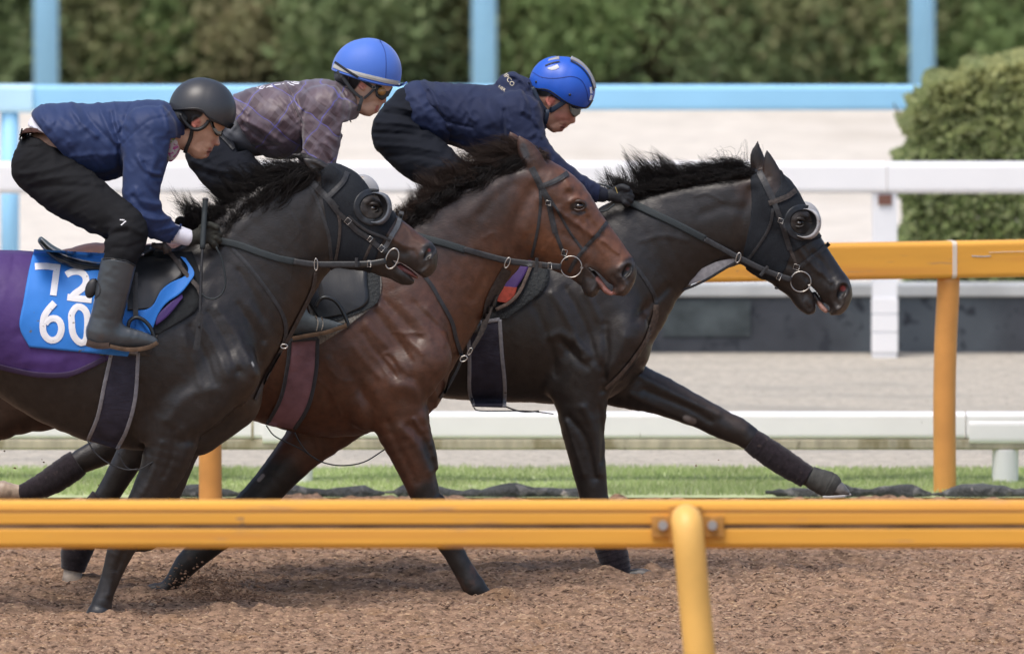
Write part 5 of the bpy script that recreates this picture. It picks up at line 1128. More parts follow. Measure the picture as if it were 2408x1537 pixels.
def garment(h, name, m, root, box, chains, rel=(), noise=None, cut=None, hh=.005, depth=.5, subs=(), smooth=2, far=True):
    f = Field(box, h.Y0, hh, depth)
    for c in chains: f.chain(**c)
    f.relief([(a*1.35, s_*.9, l) for a, s_, l in rel], noise)
    if noise is not None and far: f.relief([], noise, True)
    for c in subs: f.chain(**c)
    if cut is not None:
        X, Z = np.meshgrid(f.ax[0], f.ax[2], indexing='ij'); u, v = UV(np.stack([X, 0*X+h.Y0, Z], -1))
        for poly, keep in cut:
            pd = poly_sdf(u, v, poly)*(h.Y0/33180.0); pd = pd if keep else -pd
            f.F = np.maximum(f.F, pd[:, None, :]).astype(np.float32)
    V, Q = f.mesh(smooth=smooth); o = mesh_obj(name, V, Q, m, root); o_f[o.name] = f
    return o, f
o_f = {}
def both(pts, k, sgn_off=True):
    return [D([(u, v, r, s*o, a) for u, v, r, o, a in pts], k=k) for s in (-1, 1)]
def rider_body(h, box, face, torso, arm, leg, far_arm, label, uloc, lipcol=(.36, .13, .10), hands=None, extra_paint=()):
    root = empty('person', tuple(P(uloc[0], uloc[1], h.Y0)), label, 'rider', 'riders in helmets')
    f = Field(box, h.Y0, .0037, .46)
    for c in torso: f.chain(**c)
    for pts in (arm, leg): f.chain([(u, v, r*.62, o, .9) for u, v, r, o, *_ in pts], k=.03)
    f.chain([(u, v, r*.62, -o, .9) for u, v, r, o, *_ in far_arm], k=.03); f.chain([(u, v, r*.62, -o, .9) for u, v, r, o, *_ in leg], k=.03)
    for c in face['add']: f.chain(**c)
    f.relief_sym(face['rel'])
    for c in face.get('sub', []): f.chain(**c)
    V, Q = f.mesh(smooth=1); body = mesh_obj('body', V, Q, m_skin, root, col=paint(V, SK, face['paint'], h.Y0))
    return root, f
def ear(u, v, s, ang):
    """outer ear as small chains on both sides of the head"""
    out = []
    c_, s_ = math.cos(ang), math.sin(ang); T = lambda x, y: (u+(x*c_-y*s_)*s, v+(x*s_+y*c_)*s)
    for sg in (-1, 1):
        ln = [(2, 9), (-4, 5), (-7, -2), (-6, -9), (-1, -13), (5, -11), (7, -5)]
        out.append(D([(*T(x, y), 3.0*s, sg*.083, 1.2) for x, y in ln], k=.003))
        out.append(D([(*T(0, 0), 8*s, sg*.074, .5), (*T(1, -4), 8*s, sg*.074, .5)], k=.006))
        out.append(D([(*T(3, 11), 3.4*s, sg*.080, 1.0), (*T(1, 8), 3.4*s, sg*.080, 1.0)], k=.004))
        out.append(D([(*T(-2, -5), 2.0*s, sg*.082, 1.0), (*T(0, 1), 2.0*s, sg*.082, 1.0)], k=.003))
    return out
def helmet(h, root, cu, cv, r, a, region, m, squash=1.0, name='helmet', rim_m=None, rim=None, ang=0.0, ell=None, th=6):
    f = Field((cu-r-30, cv-r-30, cu+r+30, cv+r+30), h.Y0, .0035, .17)
    ell = ell or [(cu, cv, r)]
    pts = [(x, y, q, 0, a) for x, y, q in ell]
    f.chain(pts if len(pts) > 1 else pts*2, k=.01)
    X, Z = np.meshgrid(f.ax[0], f.ax[2], indexing='ij'); u, v = UV(np.stack([X, 0*X+h.Y0, Z], -1))
    pd = poly_sdf(u, v, region)*(h.Y0/33180.0)
    A = f.F.copy(); G = np.maximum(A, -(A+M(th, h.Y0))); k = .006
    B = np.broadcast_to(pd[:, None, :], A.shape); hh = np.clip(.5-.5*(B-G)/k, 0, 1); f.F = (B*(1-hh)+G*hh+k*hh*(1-hh)).astype(np.float32)
    V, Q = f.mesh(smooth=2); o = mesh_obj(name, V, Q, m, root)
    f.F = A; return o, f
def hand(h, root, side_off, wrist, palm, knuckles, tips, thumb, m, wr=17, hh=.0026, name='glove', fr=7.2):
    """fist: palm, four curled fingers of different length and a thumb"""
    us = [p[0] for p in (wrist, palm)+tuple(knuckles)]; vs = [p[1] for p in (wrist, palm)+tuple(knuckles)]
    f = Field((min(us)-45, min(vs)-45, max(us)+45, max(vs)+45), h.Y0+side_off, hh, .09); L = []
    f.chain([(*wrist, wr, 0, .9), ((wrist[0]*.6+palm[0]*.4), (wrist[1]*.6+palm[1]*.4), wr*.95, 0, .85), (*palm, wr*1.25, 0, .62)], k=.008)
    mid = np.mean(knuckles, 0)
    for i, (kn, tp) in enumerate(zip(knuckles, tips)):
        f.chain([(palm[0]*.5+kn[0]*.5, palm[1]*.5+kn[1]*.5, fr*1.25, -.006, .9), (kn[0], kn[1], fr*1.12, -.012, 1)], k=.006)
        f.chain([(kn[0], kn[1], fr*1.1, -.012, 1), (tp[0], tp[1], fr, -.004, 1), (tp[0]*.7+kn[0]*.3-3, tp[1]*.7+kn[1]*.3+3, fr*.92, .018, 1), (palm[0]*.5+kn[0]*.5, palm[1]*.4+kn[1]*.6, fr*.85, .03, 1)], k=.0035)
    f.chain([(*thumb[0], fr*1.25, -.002, 1), (*thumb[1], fr*1.1, -.016, 1), (*thumb[2], fr*.95, -.022, 1)], k=.004)
    f.relief([(-.8, 3, [palm, mid])], lambda u, v: 1e-3*.8*vnoise(u, v, 9, 3))
    V, Q = f.mesh(smooth=1); return mesh_obj(name, V, Q, m, root)
def lace(h, f, root, name, line, wd, off, m, dflt=None, th=.003, taper=None):
    def dr(u, v):
        Y = f.surf(u, v, off, default=1e6); return np.where(Y > 1e5, h.Y0-.06 if dflt is None else dflt, Y)
    V, F = ribbon(line, wd, dr, th, taper=taper); return mesh_obj(name, V, F, m, root, smooth=False)
def boot(h, root, pts, foot, off, m, sgn=-1, sole=None, cutp=None, a=.72, name='boot'):
    us = [p[0] for p in pts+foot]; vs = [p[1] for p in pts+foot]
    f = Field((min(us)-60, min(vs)-60, max(us)+60, max(vs)+60), h.Y0+sgn*off, .0045, .12)
    f.chain([(u, v, r, 0, a) for u, v, r in pts], k=.02); f.chain([(u, v, r, 0, a) for u, v, r in foot], k=.03)
    f.relief([(-2.5, 6, [(pts[-1][0]+20, pts[-1][1]-20), (pts[-1][0]-20, pts[-1][1]-25)])], folds(33, .8, .4, 30, 18))
    if cutp is not None:
        X, Z = np.meshgrid(f.ax[0], f.ax[2], indexing='ij'); u, v = UV(np.stack([X, 0*X+h.Y0+sgn*off, Z], -1)); pd = poly_sdf(u, v, cutp)*(h.Y0/33180.0); f.F = np.maximum(f.F, pd[:, None, :]).astype(np.float32)
    V, Q = f.mesh(smooth=2); o = mesh_obj(name, V, Q, m, root)
    if sole:
        V, F = ribbon(sole, 9, [h.Y0+sgn*off-.045]*2, .09); mesh_obj('sole', V, F, mat('boot_sole', (.10, .06, .035), .85, noise=(30, .4)), o, smooth=False)
    return o, f

# ------------------------------------------------ rider 1 : navy jacket, black helmet
m_navy1 = mat('navy_jacket_cloth', (.015, .032, .105), .62, .35, sheen=.08, noise=(6, .08), bump=(9, .22, .012))
h = H1
arm1 = [(352, 312, 64, -.16, .9), (340, 388, 50, -.21, .9), (331, 455, 44, -.235, .9), (343, 508, 41, -.24, .9), (378, 535, 31, -.20, .95), (410, 549, 24, -.165, 1)]
leg1 = [(90, 392, 64, -.09, 1), (150, 438, 68, -.15, .95), (236, 495, 58, -.23, .95), (300, 533, 45, -.31, .9), (292, 578, 46, -.34, .8), (280, 620, 37, -.35, .8), (262, 690, 34, -.36, .8), (250, 750, 32, -.365, .8), (262, 795, 22, -.365, .8), (320, 800, 14, -.365, .8)]
f1 = dict(add=[D([(462, 262, 60, 0, .82), (478, 272, 58, 0, .82)], k=.02), D([(468, 308, 42, 0, .88), (484, 315, 30, 0, 1.05), (474, 340, 27, 0, 1.05), (463, 355, 17, 0, 1.25)], k=.015),
  D([(400, 300, 40, 0, .9), (425, 318, 33, 0, .9), (446, 328, 30, 0, 1)], k=.02),
  D([(502, 312, 5, 0, 1), (509, 326, 5.5, 0, 1.1), (511, 337, 6.5, 0, 1.6)], k=.008), D([(495, 351, 5, 0, 2.4), (489, 354, 7, 0, 2.4)], k=.006), D([(488, 364, 5, 0, 2.2), (483, 366, 6, 0, 2.2)], k=.006), D([(473, 367, 7, 0, 2), (469, 365, 8, 0, 2)], k=.01)]+ear(459, 288, 1.15, .35),
 rel=[(-2.5, 3, [(497, 358), (488, 357), (480, 354)]), (-3, 6, [(500, 312), (490, 308)]), (2, 7, [(478, 322), (492, 328)]), (-2, 4, [(498, 342), (486, 340), (478, 350)]), (2, 6, [(445, 350), (465, 362)])],
 paint=[((.36, .15, .12), 2, 4, [(494, 351), (489, 364)]), ((.47, .23, .165), 5, 8, [(505, 336)]), ((.55, .20, .15), 10, 6, [(459, 288)]), ((.012, .01, .01), 14, 5, [(462, 262), (440, 275), (432, 290), (428, 270)]), ((.1, .03, .025), 1, 2, [(496, 357), (488, 357)])])
R1, fb1 = rider_body(h, (0, 150, 560, 850), f1, [D([(380, 300, 40, 0, 1.1), (300, 320, 55, 0, 1.2), (200, 330, 60, 0, 1.2), (100, 350, 45, 0, 1.5)], k=.03)], arm1, leg1, arm1, 'rider in a navy jacket, brown belt and matt black helmet on the nearest horse', (280, 640))
shirt, _ = garment(h, 'shirt', mat('white_shirt', (.75, .75, .82), .8, noise=(12, .05)), R1, (20, 210, 420, 460), [D([(104, 300, 38, 0, 2.0), (124, 312, 50, 0, 1.9), (170, 330, 66, 0, 1.5), (240, 332, 70, 0, 1.3)], k=.02)], noise=folds(4, 3, .5), hh=.006, cut=[([(0, 318), (56, 300), (74, 297), (98, 304), (122, 320), (150, 350), (200, 420), (200, 520), (0, 520)], False)])
torso1 = [(112, 287, 43, 0, 2.3), (160, 316, 74, 0, 1.55), (212, 334, 91, 0, 1.22), (250, 332, 91, 0, 1.2), (310, 314, 76, 0, 1.4), (362, 300, 66, 0, 1.45), (392, 294, 48, 0, 1.4)]
J = lambda L: [(x/3.268, y/3.268+147) for x, y in L]
relj = [(a, s, J(l)) for a, s, l in ((7, 8, [(540, 330), (620, 450), (740, 560)]), (-6, 7, [(590, 330), (680, 440), (800, 560), (880, 640)]), (6, 6, [(740, 330), (800, 440), (860, 560), (900, 640)]), (-6, 6, [(850, 400), (880, 500), (910, 600)]),
 (5, 6, [(870, 330), (890, 450), (920, 560)]), (-5, 7, [(1000, 340), (960, 450), (920, 560)]), (-9, 5, [(915, 640), (915, 760), (925, 900)]), (5, 9, [(560, 740), (760, 715), (900, 705)]), (-3, 5, [(550, 745), (740, 722)]), (-6, 9, [(640, 870), (760, 890), (880, 860)]),
 (-2.5, 4, [(1300, 415), (1180, 430), (1060, 510), (950, 620)]), (7, 7, [(1240, 330), (1280, 420), (1300, 520)]))]
jk, fj1 = garment(h, 'jacket', m_navy1, R1, (20, 200, 470, 600), [D(torso1, k=.02)]+[D(arm1, k=.03), D([(u, v, r, -o, a) for u, v, r, o, a in arm1], k=.03)]+[D([(395, 292, 44, 0, .95), (415, 300, 38, 0, .95), (424, 308, 30, 0, .95)], k=.01)],
 relj+[(a, s, J(l)) for a, s, l in ((-7, 5, [(1110, 760), (1160, 860), (1230, 880)]), (7, 6, [(1060, 720), (1130, 820), (1230, 850)]), (6, 7, [(1050, 960), (1100, 1050), (1230, 1080)]), (-6, 6, [(1030, 1020), (1100, 1110), (1220, 1130)]), (5, 5, [(1100, 1170), (1220, 1200), (1360, 1190)]), (-5, 5, [(1120, 1130), (1240, 1160)]), (4, 4, [(1200, 1290), (1290, 1270), (1380, 1250)]), (-4, 4, [(1230, 1320), (1320, 1300)]), (6, 9, [(1180, 620), (1200, 720), (1180, 800)]))],
 folds(12, 2.6, .9), cut=[([(40, 220), (66, 262), (72, 268), (110, 312), (150, 357), (196, 414), (230, 436), (230, 640), (-60, 640), (-60, 200)], False), ([(412, 520), (426, 526), (400, 568), (398, 620), (560, 620), (560, 400), (440, 420)], False), ([(404, 318), (398, 350), (394, 376), (470, 400), (470, 330), (424, 316), (430, 326)], False)], hh=.0045)
V, F = ribbon(J([(1318, 1370), (1370, 1300), (1392, 1240)]), 5, lambda u, v: fj1.surf(u, v, .003, default=Y1-.19), .004); mesh_obj('cuff_hem', V, F, m_navy1, jk)
# trousers
def trousers(h, root, box, hip, leg, noise, rel, cut=None, m=m_black_cloth):
    return garment(h, 'trousers', m, root, box, [D(hip, k=.03), D(leg, k=.03), D([(u, v, r, -o, a) for u, v, r, o, a in leg], k=.03)], rel, noise, cut=cut, hh=.005, depth=.5)
tr, ft1 = trousers(h, R1, (0, 260, 400, 680), [(102, 345, 52, 0, 1.9), (92, 375, 60, 0, 1.7), (100, 400, 60, 0, 1.5)], leg1[:6], folds(20, 3, -.45, 50, 12),
 [(a, s, J(l)) for a, s, l in ((-3, 3, [(120, 665), (280, 650)]), (6, 7, [(150, 860), (330, 830), (560, 760)]), (-6, 8, [(250, 960), (500, 940), (800, 960)]), (5, 6, [(300, 900), (520, 860), (700, 850)]), (-8, 6, [(830, 1330), (900, 1290), (980, 1280)]), (6, 7, [(860, 1250), (980, 1230), (1100, 1290)]), (5, 5, [(700, 1250), (800, 1300)]), (-4, 5, [(880, 1400), (1000, 1390), (1100, 1360)]))],
 cut=[([(-60, 240), (140, 240), (152, 350), (118, 338), (95, 323), (66, 317), (48, 322), (-60, 330)], False)])
belt = lace(h, ft1, R1, 'belt', [(50, 322), (62, 309), (80, 308), (100, 316), (120, 333)], 14, .006, mat('brown_belt', (.10, .045, .035), .45, .5, noise=(30, .2)), dflt=Y1-.14)
for q in ([(52, 302), (46, 330)], [(72, 300), (66, 322)]): lace(h, ft1, R1, 'belt_loop', q, 4, .011, m_black_cloth, dflt=Y1-.16)
V, F = ribbon(J([(920, 1208), (958, 1212)]), 2.2, lambda u, v: ft1.surf(u, v, .002, default=Y1-.38), .002); V2, F2 = ribbon(J([(922, 1205), (928, 1250)]), 2.5, lambda u, v: ft1.surf(u, v, .002, default=Y1-.38), .002); V3, F3 = ribbon(J([(930, 1250), (968, 1218)]), 2.5, lambda u, v: ft1.surf(u, v, .002, default=Y1-.38), .002)
V, F = join([(V, F), (V3, F3)]); mesh_obj('white_mark', V, F, m_num, tr, smooth=False)
B4 = T4
bt, fbo = boot(h, R1, [(280, 612, 42), (267, 672, 41), (255, 730, 38), (241, 778, 38)], [(240, 788, 32), (285, 792, 27), (330, 798, 20), (358, 804, 14)], .365, m_boot,
 cutp=[(180, 560), (235, 606), (262, 606), (300, 612), (322, 627), (400, 560), (400, 815), (372, 808), (330, 818), (262, 812), (250, 806), (202, 806), (180, 800)], sole=[(258, 814), (300, 822), (345, 818), (370, 806)])
V, F = ribbon([(203, 806), (230, 813), (257, 812)], 15, [Y1-.41]*2, .08); mesh_obj('heel', V, F, mat('boot_heel', (.05, .03, .022), .7, noise=(20, .3)), bt, smooth=False)
lace(h, fbo, R1, 'boot_top', [(241, 609), (262, 606), (300, 613), (319, 626)], 4, .003, m_black_plastic, dflt=Y1-.4)
# round tag strapped at the back of the boot
V, F = ellipsoid((0, 0, 0), (.026, .020, .044), 20, 14); _t = .32; V = V@np.array([[math.cos(_t), 0, -math.sin(_t)], [0, 1, 0], [math.sin(_t), 0, math.cos(_t)]])+P(215, 678, Y1-.36); mesh_obj('spur_guard', V, F, m_strap, R1)
lace(h, fbo, R1, 'boot_strap', [(224, 655), (234, 672), (234, 690), (222, 702)], 3, .002, m_strap, dflt=Y1-.4)
boot(h, R1, [(285, 612, 38), (272, 672, 35), (262, 730, 33), (250, 778, 34)], [(248, 790, 30), (290, 796, 24), (335, 800, 17)], .365, m_boot, 1)
# helmet
m_h1 = mat('matt_black_helmet', (.035, .037, .042), .38, .55, noise=(8, .08), mix=(70, .74, .03, (.20, .17, .12)))
hel, fh = helmet(h, R1, 477, 258, 78, .88, [(370, 160), (600, 160), (600, 300), (548, 299), (540, 303), (520, 292), (497, 282), (487, 272), (478, 262), (462, 256), (430, 257), (408, 259), (398, 252), (385, 240)], m_h1, ell=[(472, 258, 76), (480, 260, 76)])
hel.name = 'helmet'
lace(h, fh, hel, 'rim', [(398, 252), (410, 257), (432, 256), (462, 255), (478, 261), (490, 274), (520, 290), (540, 302), (550, 292)], 3.5, .003, m_black_plastic, dflt=Y1-.1)
V, F = fh_shell = None, None
hp, _ = garment(h, 'helmet_padding', mat('helmet_padding', (.018, .021, .026), .8), R1, (380, 220, 520, 330), [D([(425, 272, 26, 0, 2.0), (440, 280, 20, 0, 2.4)], k=.01)], hh=.004, depth=.16, cut=[([(400, 240), (446, 250), (442, 280), (432, 300), (418, 296), (404, 270)], True)])
for s in (-1, 1):
    V, F = tube(cr(P(np.array([491, 482, 468, 452, 440, 430, 424]), np.array([284, 296, 304, 303, 293, 280, 268]), Y1+s*.092), 4), np.r_[.006, .008, .0085], 8) if False else tube(cr(P(np.array([491., 482, 468, 452, 440, 430, 424]), np.array([284., 296, 304, 303, 293, 280, 268]), Y1+s*.090), 4), .0085, 8)
    mesh_obj('harness_strap', V, F, m_black_plastic, hel)
    V, F = ribbon([(452, 305), (448, 325), (440, 345), (434, 360)], 9, [Y1+s*.086, Y1+s*.07, Y1+s*.062, Y1+s*.04], .004); mesh_obj('chin_strap', V, F, m_black_plastic, hel)
m_lens = mat('dark_lens', (.01, .012, .016), .1, .8, coat=.5)
def shades(h, root, line, wd, f, m=m_lens, name='goggles'):
    o = lace(h, f, root, name, line, wd, .008, m, dflt=h.Y0-.05, th=.01); return o
V, F = sheet([(490, 280), (508, 289), (528, 296)], [(499, 303), (508, 318), (521, 321)], lambda u, v: Y1-.086+.0028*(np.maximum(u-498, 0)), .006, 10, 6); gg = mesh_obj('sunglasses', V, F, m_lens, R1)
# collar scarf and gloves
garment(h, 'neck_scarf', mat('patterned_scarf', (.62, .58, .60), .8, mix=[(60, .52, .05, (.50, .10, .32)), (45, .6, .05, (.22, .36, .12))]), R1, (370, 290, 450, 400), [D([(405, 330, 26, 0, 1.2), (404, 356, 17, 0, 1.4), (400, 372, 9, 0, 1.6)], k=.01)], hh=.004, depth=.14)
cf, _ = garment(h, 'shirt_cuff', mat('white_cuff', (.78, .78, .86), .75, noise=(20, .04), mix=(50, .66, .1, (.45, .30, .25))), R1, (390, 520, 470, 590), [D([(405, 547, 22, -.165, 1), (425, 553, 21, -.16, 1), (440, 558, 20, -.155, 1)], k=.01)], hh=.004, depth=.24)
hand(h, R1, -.155, (447, 560), (478, 553), [(500, 533), (508, 545), (508, 559), (502, 571)], [(511, 540), (517, 552), (516, 566), (508, 578)], [(475, 535), (492, 528), (510, 535)], m_glove, 18)
hand(h, R1, .10, (425, 522), (452, 526), [(468, 520), (474, 528), (474, 537), (470, 545)], [(480, 524), (484, 533), (483, 541), (476, 549)], [(450, 518), (464, 514), (476, 520)], m_glove, 14, name='glove')
# whip
wp = empty('riding_whip', tuple(P(466, 822, Y1-.29)), 'black riding whip held upright in the first rider\'s glove', 'whip')
ptube(wp, 'handle', [(483, 470), (481, 500), (479, 530), (476, 585)], [Y1-.17, Y1-.18, Y1-.2, Y1-.24], .0118, m_rubber, ns=10)
ptube(wp, 'shaft', [(476, 584), (474, 620), (472, 680), (470, 740), (468, 770)], [Y1-.24, Y1-.27, Y1-.29], .0062, m_strap, ns=8)
fstrap(wp, 'flap', [(471, 735), (467, 780), (461, 822)], 14, [Y1-.29, Y1-.29], m_strap, .006)
V, F = ellipsoid(tuple(P(483, 469, Y1-.17)), (.014, .014, .008), 12, 8); mesh_obj('handle_cap', V, F, m_strap, wp)

# ------------------------------------------------ rider 2 : plaid jacket, blue silk helmet
def plaid():
    m = bpy.data.materials.new('plaid_jacket_cloth'); m.use_nodes = True; nt = m.node_tree; N, L = nt.nodes, nt.links; b = N['Principled BSDF']
    b.inputs['Roughness'].default_value = .5; b.inputs['Sheen Weight'].default_value = .3
    tc = N.new('ShaderNodeTexCoord'); mp = N.new('ShaderNodeMapping'); mp.inputs['Rotation'].default_value = (0, math.radians(52), 0); L.new(tc.outputs['Object'], mp.inputs[0])
    nz = N.new('ShaderNodeTexNoise'); nz.inputs['Scale'].default_value = 7; L.new(tc.outputs['Object'], nz.inputs['Vector'])
    ad = N.new('ShaderNodeMixRGB'); ad.inputs[0].default_value = .07; L.new(mp.outputs[0], ad.inputs[1]); L.new(nz.outputs['Color'], ad.inputs[2])
    sx = N.new('ShaderNodeSeparateXYZ'); L.new(ad.outputs[0], sx.inputs[0])
    def band(sock, freq, lo, ph=0):
        a = N.new('ShaderNodeMath'); a.operation = 'MULTIPLY_ADD'; a.inputs[1].default_value = freq; a.inputs[2].default_value = ph; L.new(sock, a.inputs[0])
        f = N.new('ShaderNodeMath'); f.operation = 'FRACT'; L.new(a.outputs[0], f.inputs[0]); g = N.new('ShaderNodeMath'); g.operation = 'LESS_THAN'; g.inputs[1].default_value = lo; L.new(f.outputs[0], g.inputs[0]); return g.outputs[0]
    def mixc(fac, A, B, amt=1.0):
        x = N.new('ShaderNodeMix'); x.data_type = 'RGBA'; k = N.new('ShaderNodeMath'); k.operation = 'MULTIPLY'; k.inputs[1].default_value = amt; L.new(fac, k.inputs[0]); L.new(k.outputs[0], x.inputs['Factor'])
        if isinstance(A, tuple): x.inputs['A'].default_value = (*A, 1)
        else: L.new(A, x.inputs['A'])
        x.inputs['B'].default_value = (*B, 1); return x.outputs['Result']
    c = (.055, .030, .038)
    c = mixc(band(sx.outputs[0], 7.5, .42), c, (.115, .078, .095), .6); c = mixc(band(sx.outputs[2], 7.5, .42, .2), c, (.115, .078, .095), .6)
    c = mixc(band(sx.outputs[0], 15, .3, .4), c, (.15, .12, .145), .4); c = mixc(band(sx.outputs[2], 15, .3, .1), c, (.15, .12, .145), .4)
    c = mixc(band(sx.outputs[0], 7.5, .03, .55), c, (.11, .10, .36), .8); c = mixc(band(sx.outputs[2], 7.5, .03, .5), c, (.11, .10, .36), .8)
    L.new(c, b.inputs['Base Color']); return m
h = H2
J2 = lambda L: [(x/3.268+411.5, y/3.268+47) for x, y in L]
arm2 = [(762, 262, 62, -.16, .9), (754, 330, 47, -.20, .9), (746, 395, 43, -.22, .9), (752, 450, 39, -.22, .9), (785, 495, 30, -.19, .95), (815, 520, 23, -.16, 1)]
leg2 = [(500, 358, 64, -.09, 1), (545, 408, 66, -.15, .95), (612, 468, 56, -.23, .95), (690, 540, 44, -.31, .9), (700, 600, 42, -.34, .8), (690, 650, 36, -.35, .8), (688, 700, 33, -.355, .8), (690, 745, 30, -.36, .8), (715, 765, 22, -.36, .8), (775, 768, 14, -.36, .8)]
f2 = dict(add=[D([(858, 180, 56, 0, .85), (872, 188, 54, 0, .85)], k=.02), D([(864, 214, 38, 0, .95), (880, 224, 27, 0, 1.15), (872, 246, 23, 0, 1.15), (862, 257, 15, 0, 1.4)], k=.015),
  D([(800, 230, 34, 0, .95), (825, 236, 29, 0, .95), (846, 240, 26, 0, 1)], k=.02),
  D([(896, 214, 5, 0, 1), (901, 228, 5, 0, 1.1), (903, 237, 5.5, 0, 1.6)], k=.008), D([(890, 250, 4.5, 0, 2.4), (884, 252, 6, 0, 2.4)], k=.006), D([(887, 260, 4.5, 0, 2.2), (881, 262, 5, 0, 2.2)], k=.006), D([(868, 267, 6.5, 0, 2), (864, 264, 8, 0, 2)], k=.01)]+ear(852, 198, 1.05, .1),
 rel=[(-2.2, 2.5, [(891, 255), (880, 255)]), (2, 7, [(872, 232), (888, 238)]), (-2, 4, [(893, 243), (882, 245)]), (2, 6, [(840, 250), (858, 264)])],
 paint=[((.42, .16, .14), 2, 3, [(888, 251), (884, 260)]), ((.52, .28, .21), 5, 8, [(900, 236)]), ((.56, .24, .19), 9, 6, [(852, 198)]), ((.012, .01, .01), 10, 5, [(838, 185), (828, 200), (834, 178)])])
SK = (.60, .385, .285)
R2, fb2 = rider_body(h, (430, 80, 960, 830), f2, [D([(785, 245, 40, 0, 1.2), (700, 275, 55, 0, 1.2), (610, 290, 55, 0, 1.2), (510, 340, 45, 0, 1.5)], k=.03)], arm2, leg2, arm2, 'rider in a maroon plaid jacket and goggles, on the bay horse', (690, 640))
garment(h, 'shirt', mat('grey_undershirt', (.10, .105, .12), .7, noise=(9, .1)), R2, (480, 200, 760, 420), [D([(530, 300, 52, 0, 1.9), (570, 305, 62, 0, 1.6), (620, 300, 66, 0, 1.4)], k=.02)], noise=folds(5, 3, .6), hh=.006)
torso2 = [(572, 280, 62, 0, 1.9), (620, 286, 84, 0, 1.3), (668, 284, 91, 0, 1.22), (715, 275, 86, 0, 1.25), (755, 262, 76, 0, 1.35), (785, 250, 60, 0, 1.4)]
jk2, fj2 = garment(h, 'jacket', plaid(), R2, (500, 150, 870, 560), [D(torso2, k=.02), D(arm2, k=.03), D([(u, v, r, -o, a) for u, v, r, o, a in arm2], k=.03), D([(795, 238, 40, 0, 1.0), (815, 238, 36, 0, 1.0), (824, 244, 32, 0, 1.0)], k=.01), D([(836, 262, 12, 0, 2.4), (828, 272, 8, 0, 2.4)], k=.01)],
 [(a, s, J2(l)) for a, s, l in ((6, 5, [(830, 480), (890, 560), (940, 680), (985, 780)]), (-7, 5, [(815, 490), (870, 580), (920, 690), (970, 790)]), (5, 6, [(800, 590), (870, 660), (940, 780)]), (-8, 5, [(990, 700), (975, 850), (975, 1000)]), (5, 7, [(1230, 520), (1210, 620), (1230, 700)]), (-5, 6, [(1260, 620), (1230, 700), (1250, 780)]), (6, 7, [(560, 780), (700, 860), (830, 960)]), (-5, 6, [(520, 800), (640, 900), (760, 970)]),
  (6, 5, [(1160, 940), (1200, 990), (1210, 1060)]), (-6, 5, [(1120, 960), (1160, 1030), (1190, 1080)]), (-4, 4, [(600, 965), (720, 975), (840, 960)]), (-5, 6, [(1290, 520), (1310, 640), (1300, 740)]), (5, 6, [(1180, 880), (1240, 920)]), (6, 6, [(480, 640), (560, 720)]))],
 folds(15, 2.4, .7), cut=[([(480, 180), (546, 218), (553, 250), (556, 274), (576, 312), (596, 342), (625, 368), (660, 376), (660, 600), (460, 600)], False), ([(828, 192), (838, 230), (846, 262), (843, 278), (900, 300), (900, 150), (828, 150)], False), ([(806, 282), (845, 280), (850, 340), (800, 320)], False)], hh=.0045)
V, F = ribbon([(822, 281), (829, 284), (826, 288)], 3, [Y2-.06]*2, .003); mesh_obj('zip_pull', V, F, m_metal, jk2)
# white lettering along the ridge of the back, seen edge on
V, F = join([ribbon(l, 1.7, lambda u, v: fj2.surf(u, v, .0015, default=Y2-.03), .001) for l in ([(603, 205), (607, 206)], [(609, 208), (614, 203), (622, 202), (623, 206), (615, 209), (609, 208)], [(626, 206), (632, 201), (640, 200)], [(634, 205), (642, 203)], [(645, 200), (660, 198)], [(664, 197), (676, 195)], [(676, 193), (684, 199), (692, 201)], [(684, 193), (694, 197), (703, 197)], [(690, 193), (704, 194)])])
mesh_obj('white_lettering', V, F, m_num, jk2, smooth=False)
tr2, ft2 = trousers(h, R2, (420, 250, 780, 720), [(520, 320, 46, 0, 1.9), (505, 345, 60, 0, 1.7)], leg2[:6], folds(21, 3, -.5, 50, 12), [(6, 6, [(450, 380), (520, 400), (600, 400)]), (-5, 6, [(460, 400), (530, 420), (610, 425)]), (5, 6, [(490, 440), (570, 450), (640, 450)])],
 cut=[([(400, 200), (540, 240), (528, 300), (552, 330), (560, 352), (592, 346), (640, 380), (640, 200)], False)], m=mat('black_blue_trousers', (.009, .011, .017), .85, .2, noise=(9, .15), bump=(14, .3, .008)))
lace(h, ft2, R2, 'waistband', [(520, 318), (532, 330), (550, 350)], 8, .006, m_black_plastic, dflt=Y2-.15)
m_boot2 = mat('muddy_grey_boot', (.065, .08, .09), .6, .4, noise=(14, .3), mix=(10, .60, .1, (.24, .21, .18)), bump=(30, .3, .005))
bt2, fbo2 = boot(h, R2, [(700, 612, 38), (692, 672, 35), (690, 710, 32), (692, 750, 30)], [(690, 758, 30), (725, 764, 24), (770, 768, 18), (802, 770, 10)], .36, m_boot2, cutp=[(640, 580), (800, 580), (860, 700), (830, 764), (800, 774), (690, 796), (640, 800)], sole=[(688, 796), (725, 789), (765, 782), (815, 766)])
boot(h, R2, [(700, 612, 38), (692, 672, 35), (690, 710, 32), (692, 750, 30)], [(690, 758, 30), (725, 764, 24), (770, 768, 18)], .36, m_boot2, 1)
for q in ([(742, 742), (748, 758), (744, 778)], [(756, 745), (760, 762), (756, 776)]): lace(h, fbo2, R2, 'boot_seam', q, 2.5, .002, mat('seam_dust', (.36, .33, .28), .9), dflt=Y2-.42)
m_h2 = mat('blue_helmet_silk', (.060, .165, .60), .55, .4, sheen=.3, noise=(5, .05), bump=(12, .12, .006))
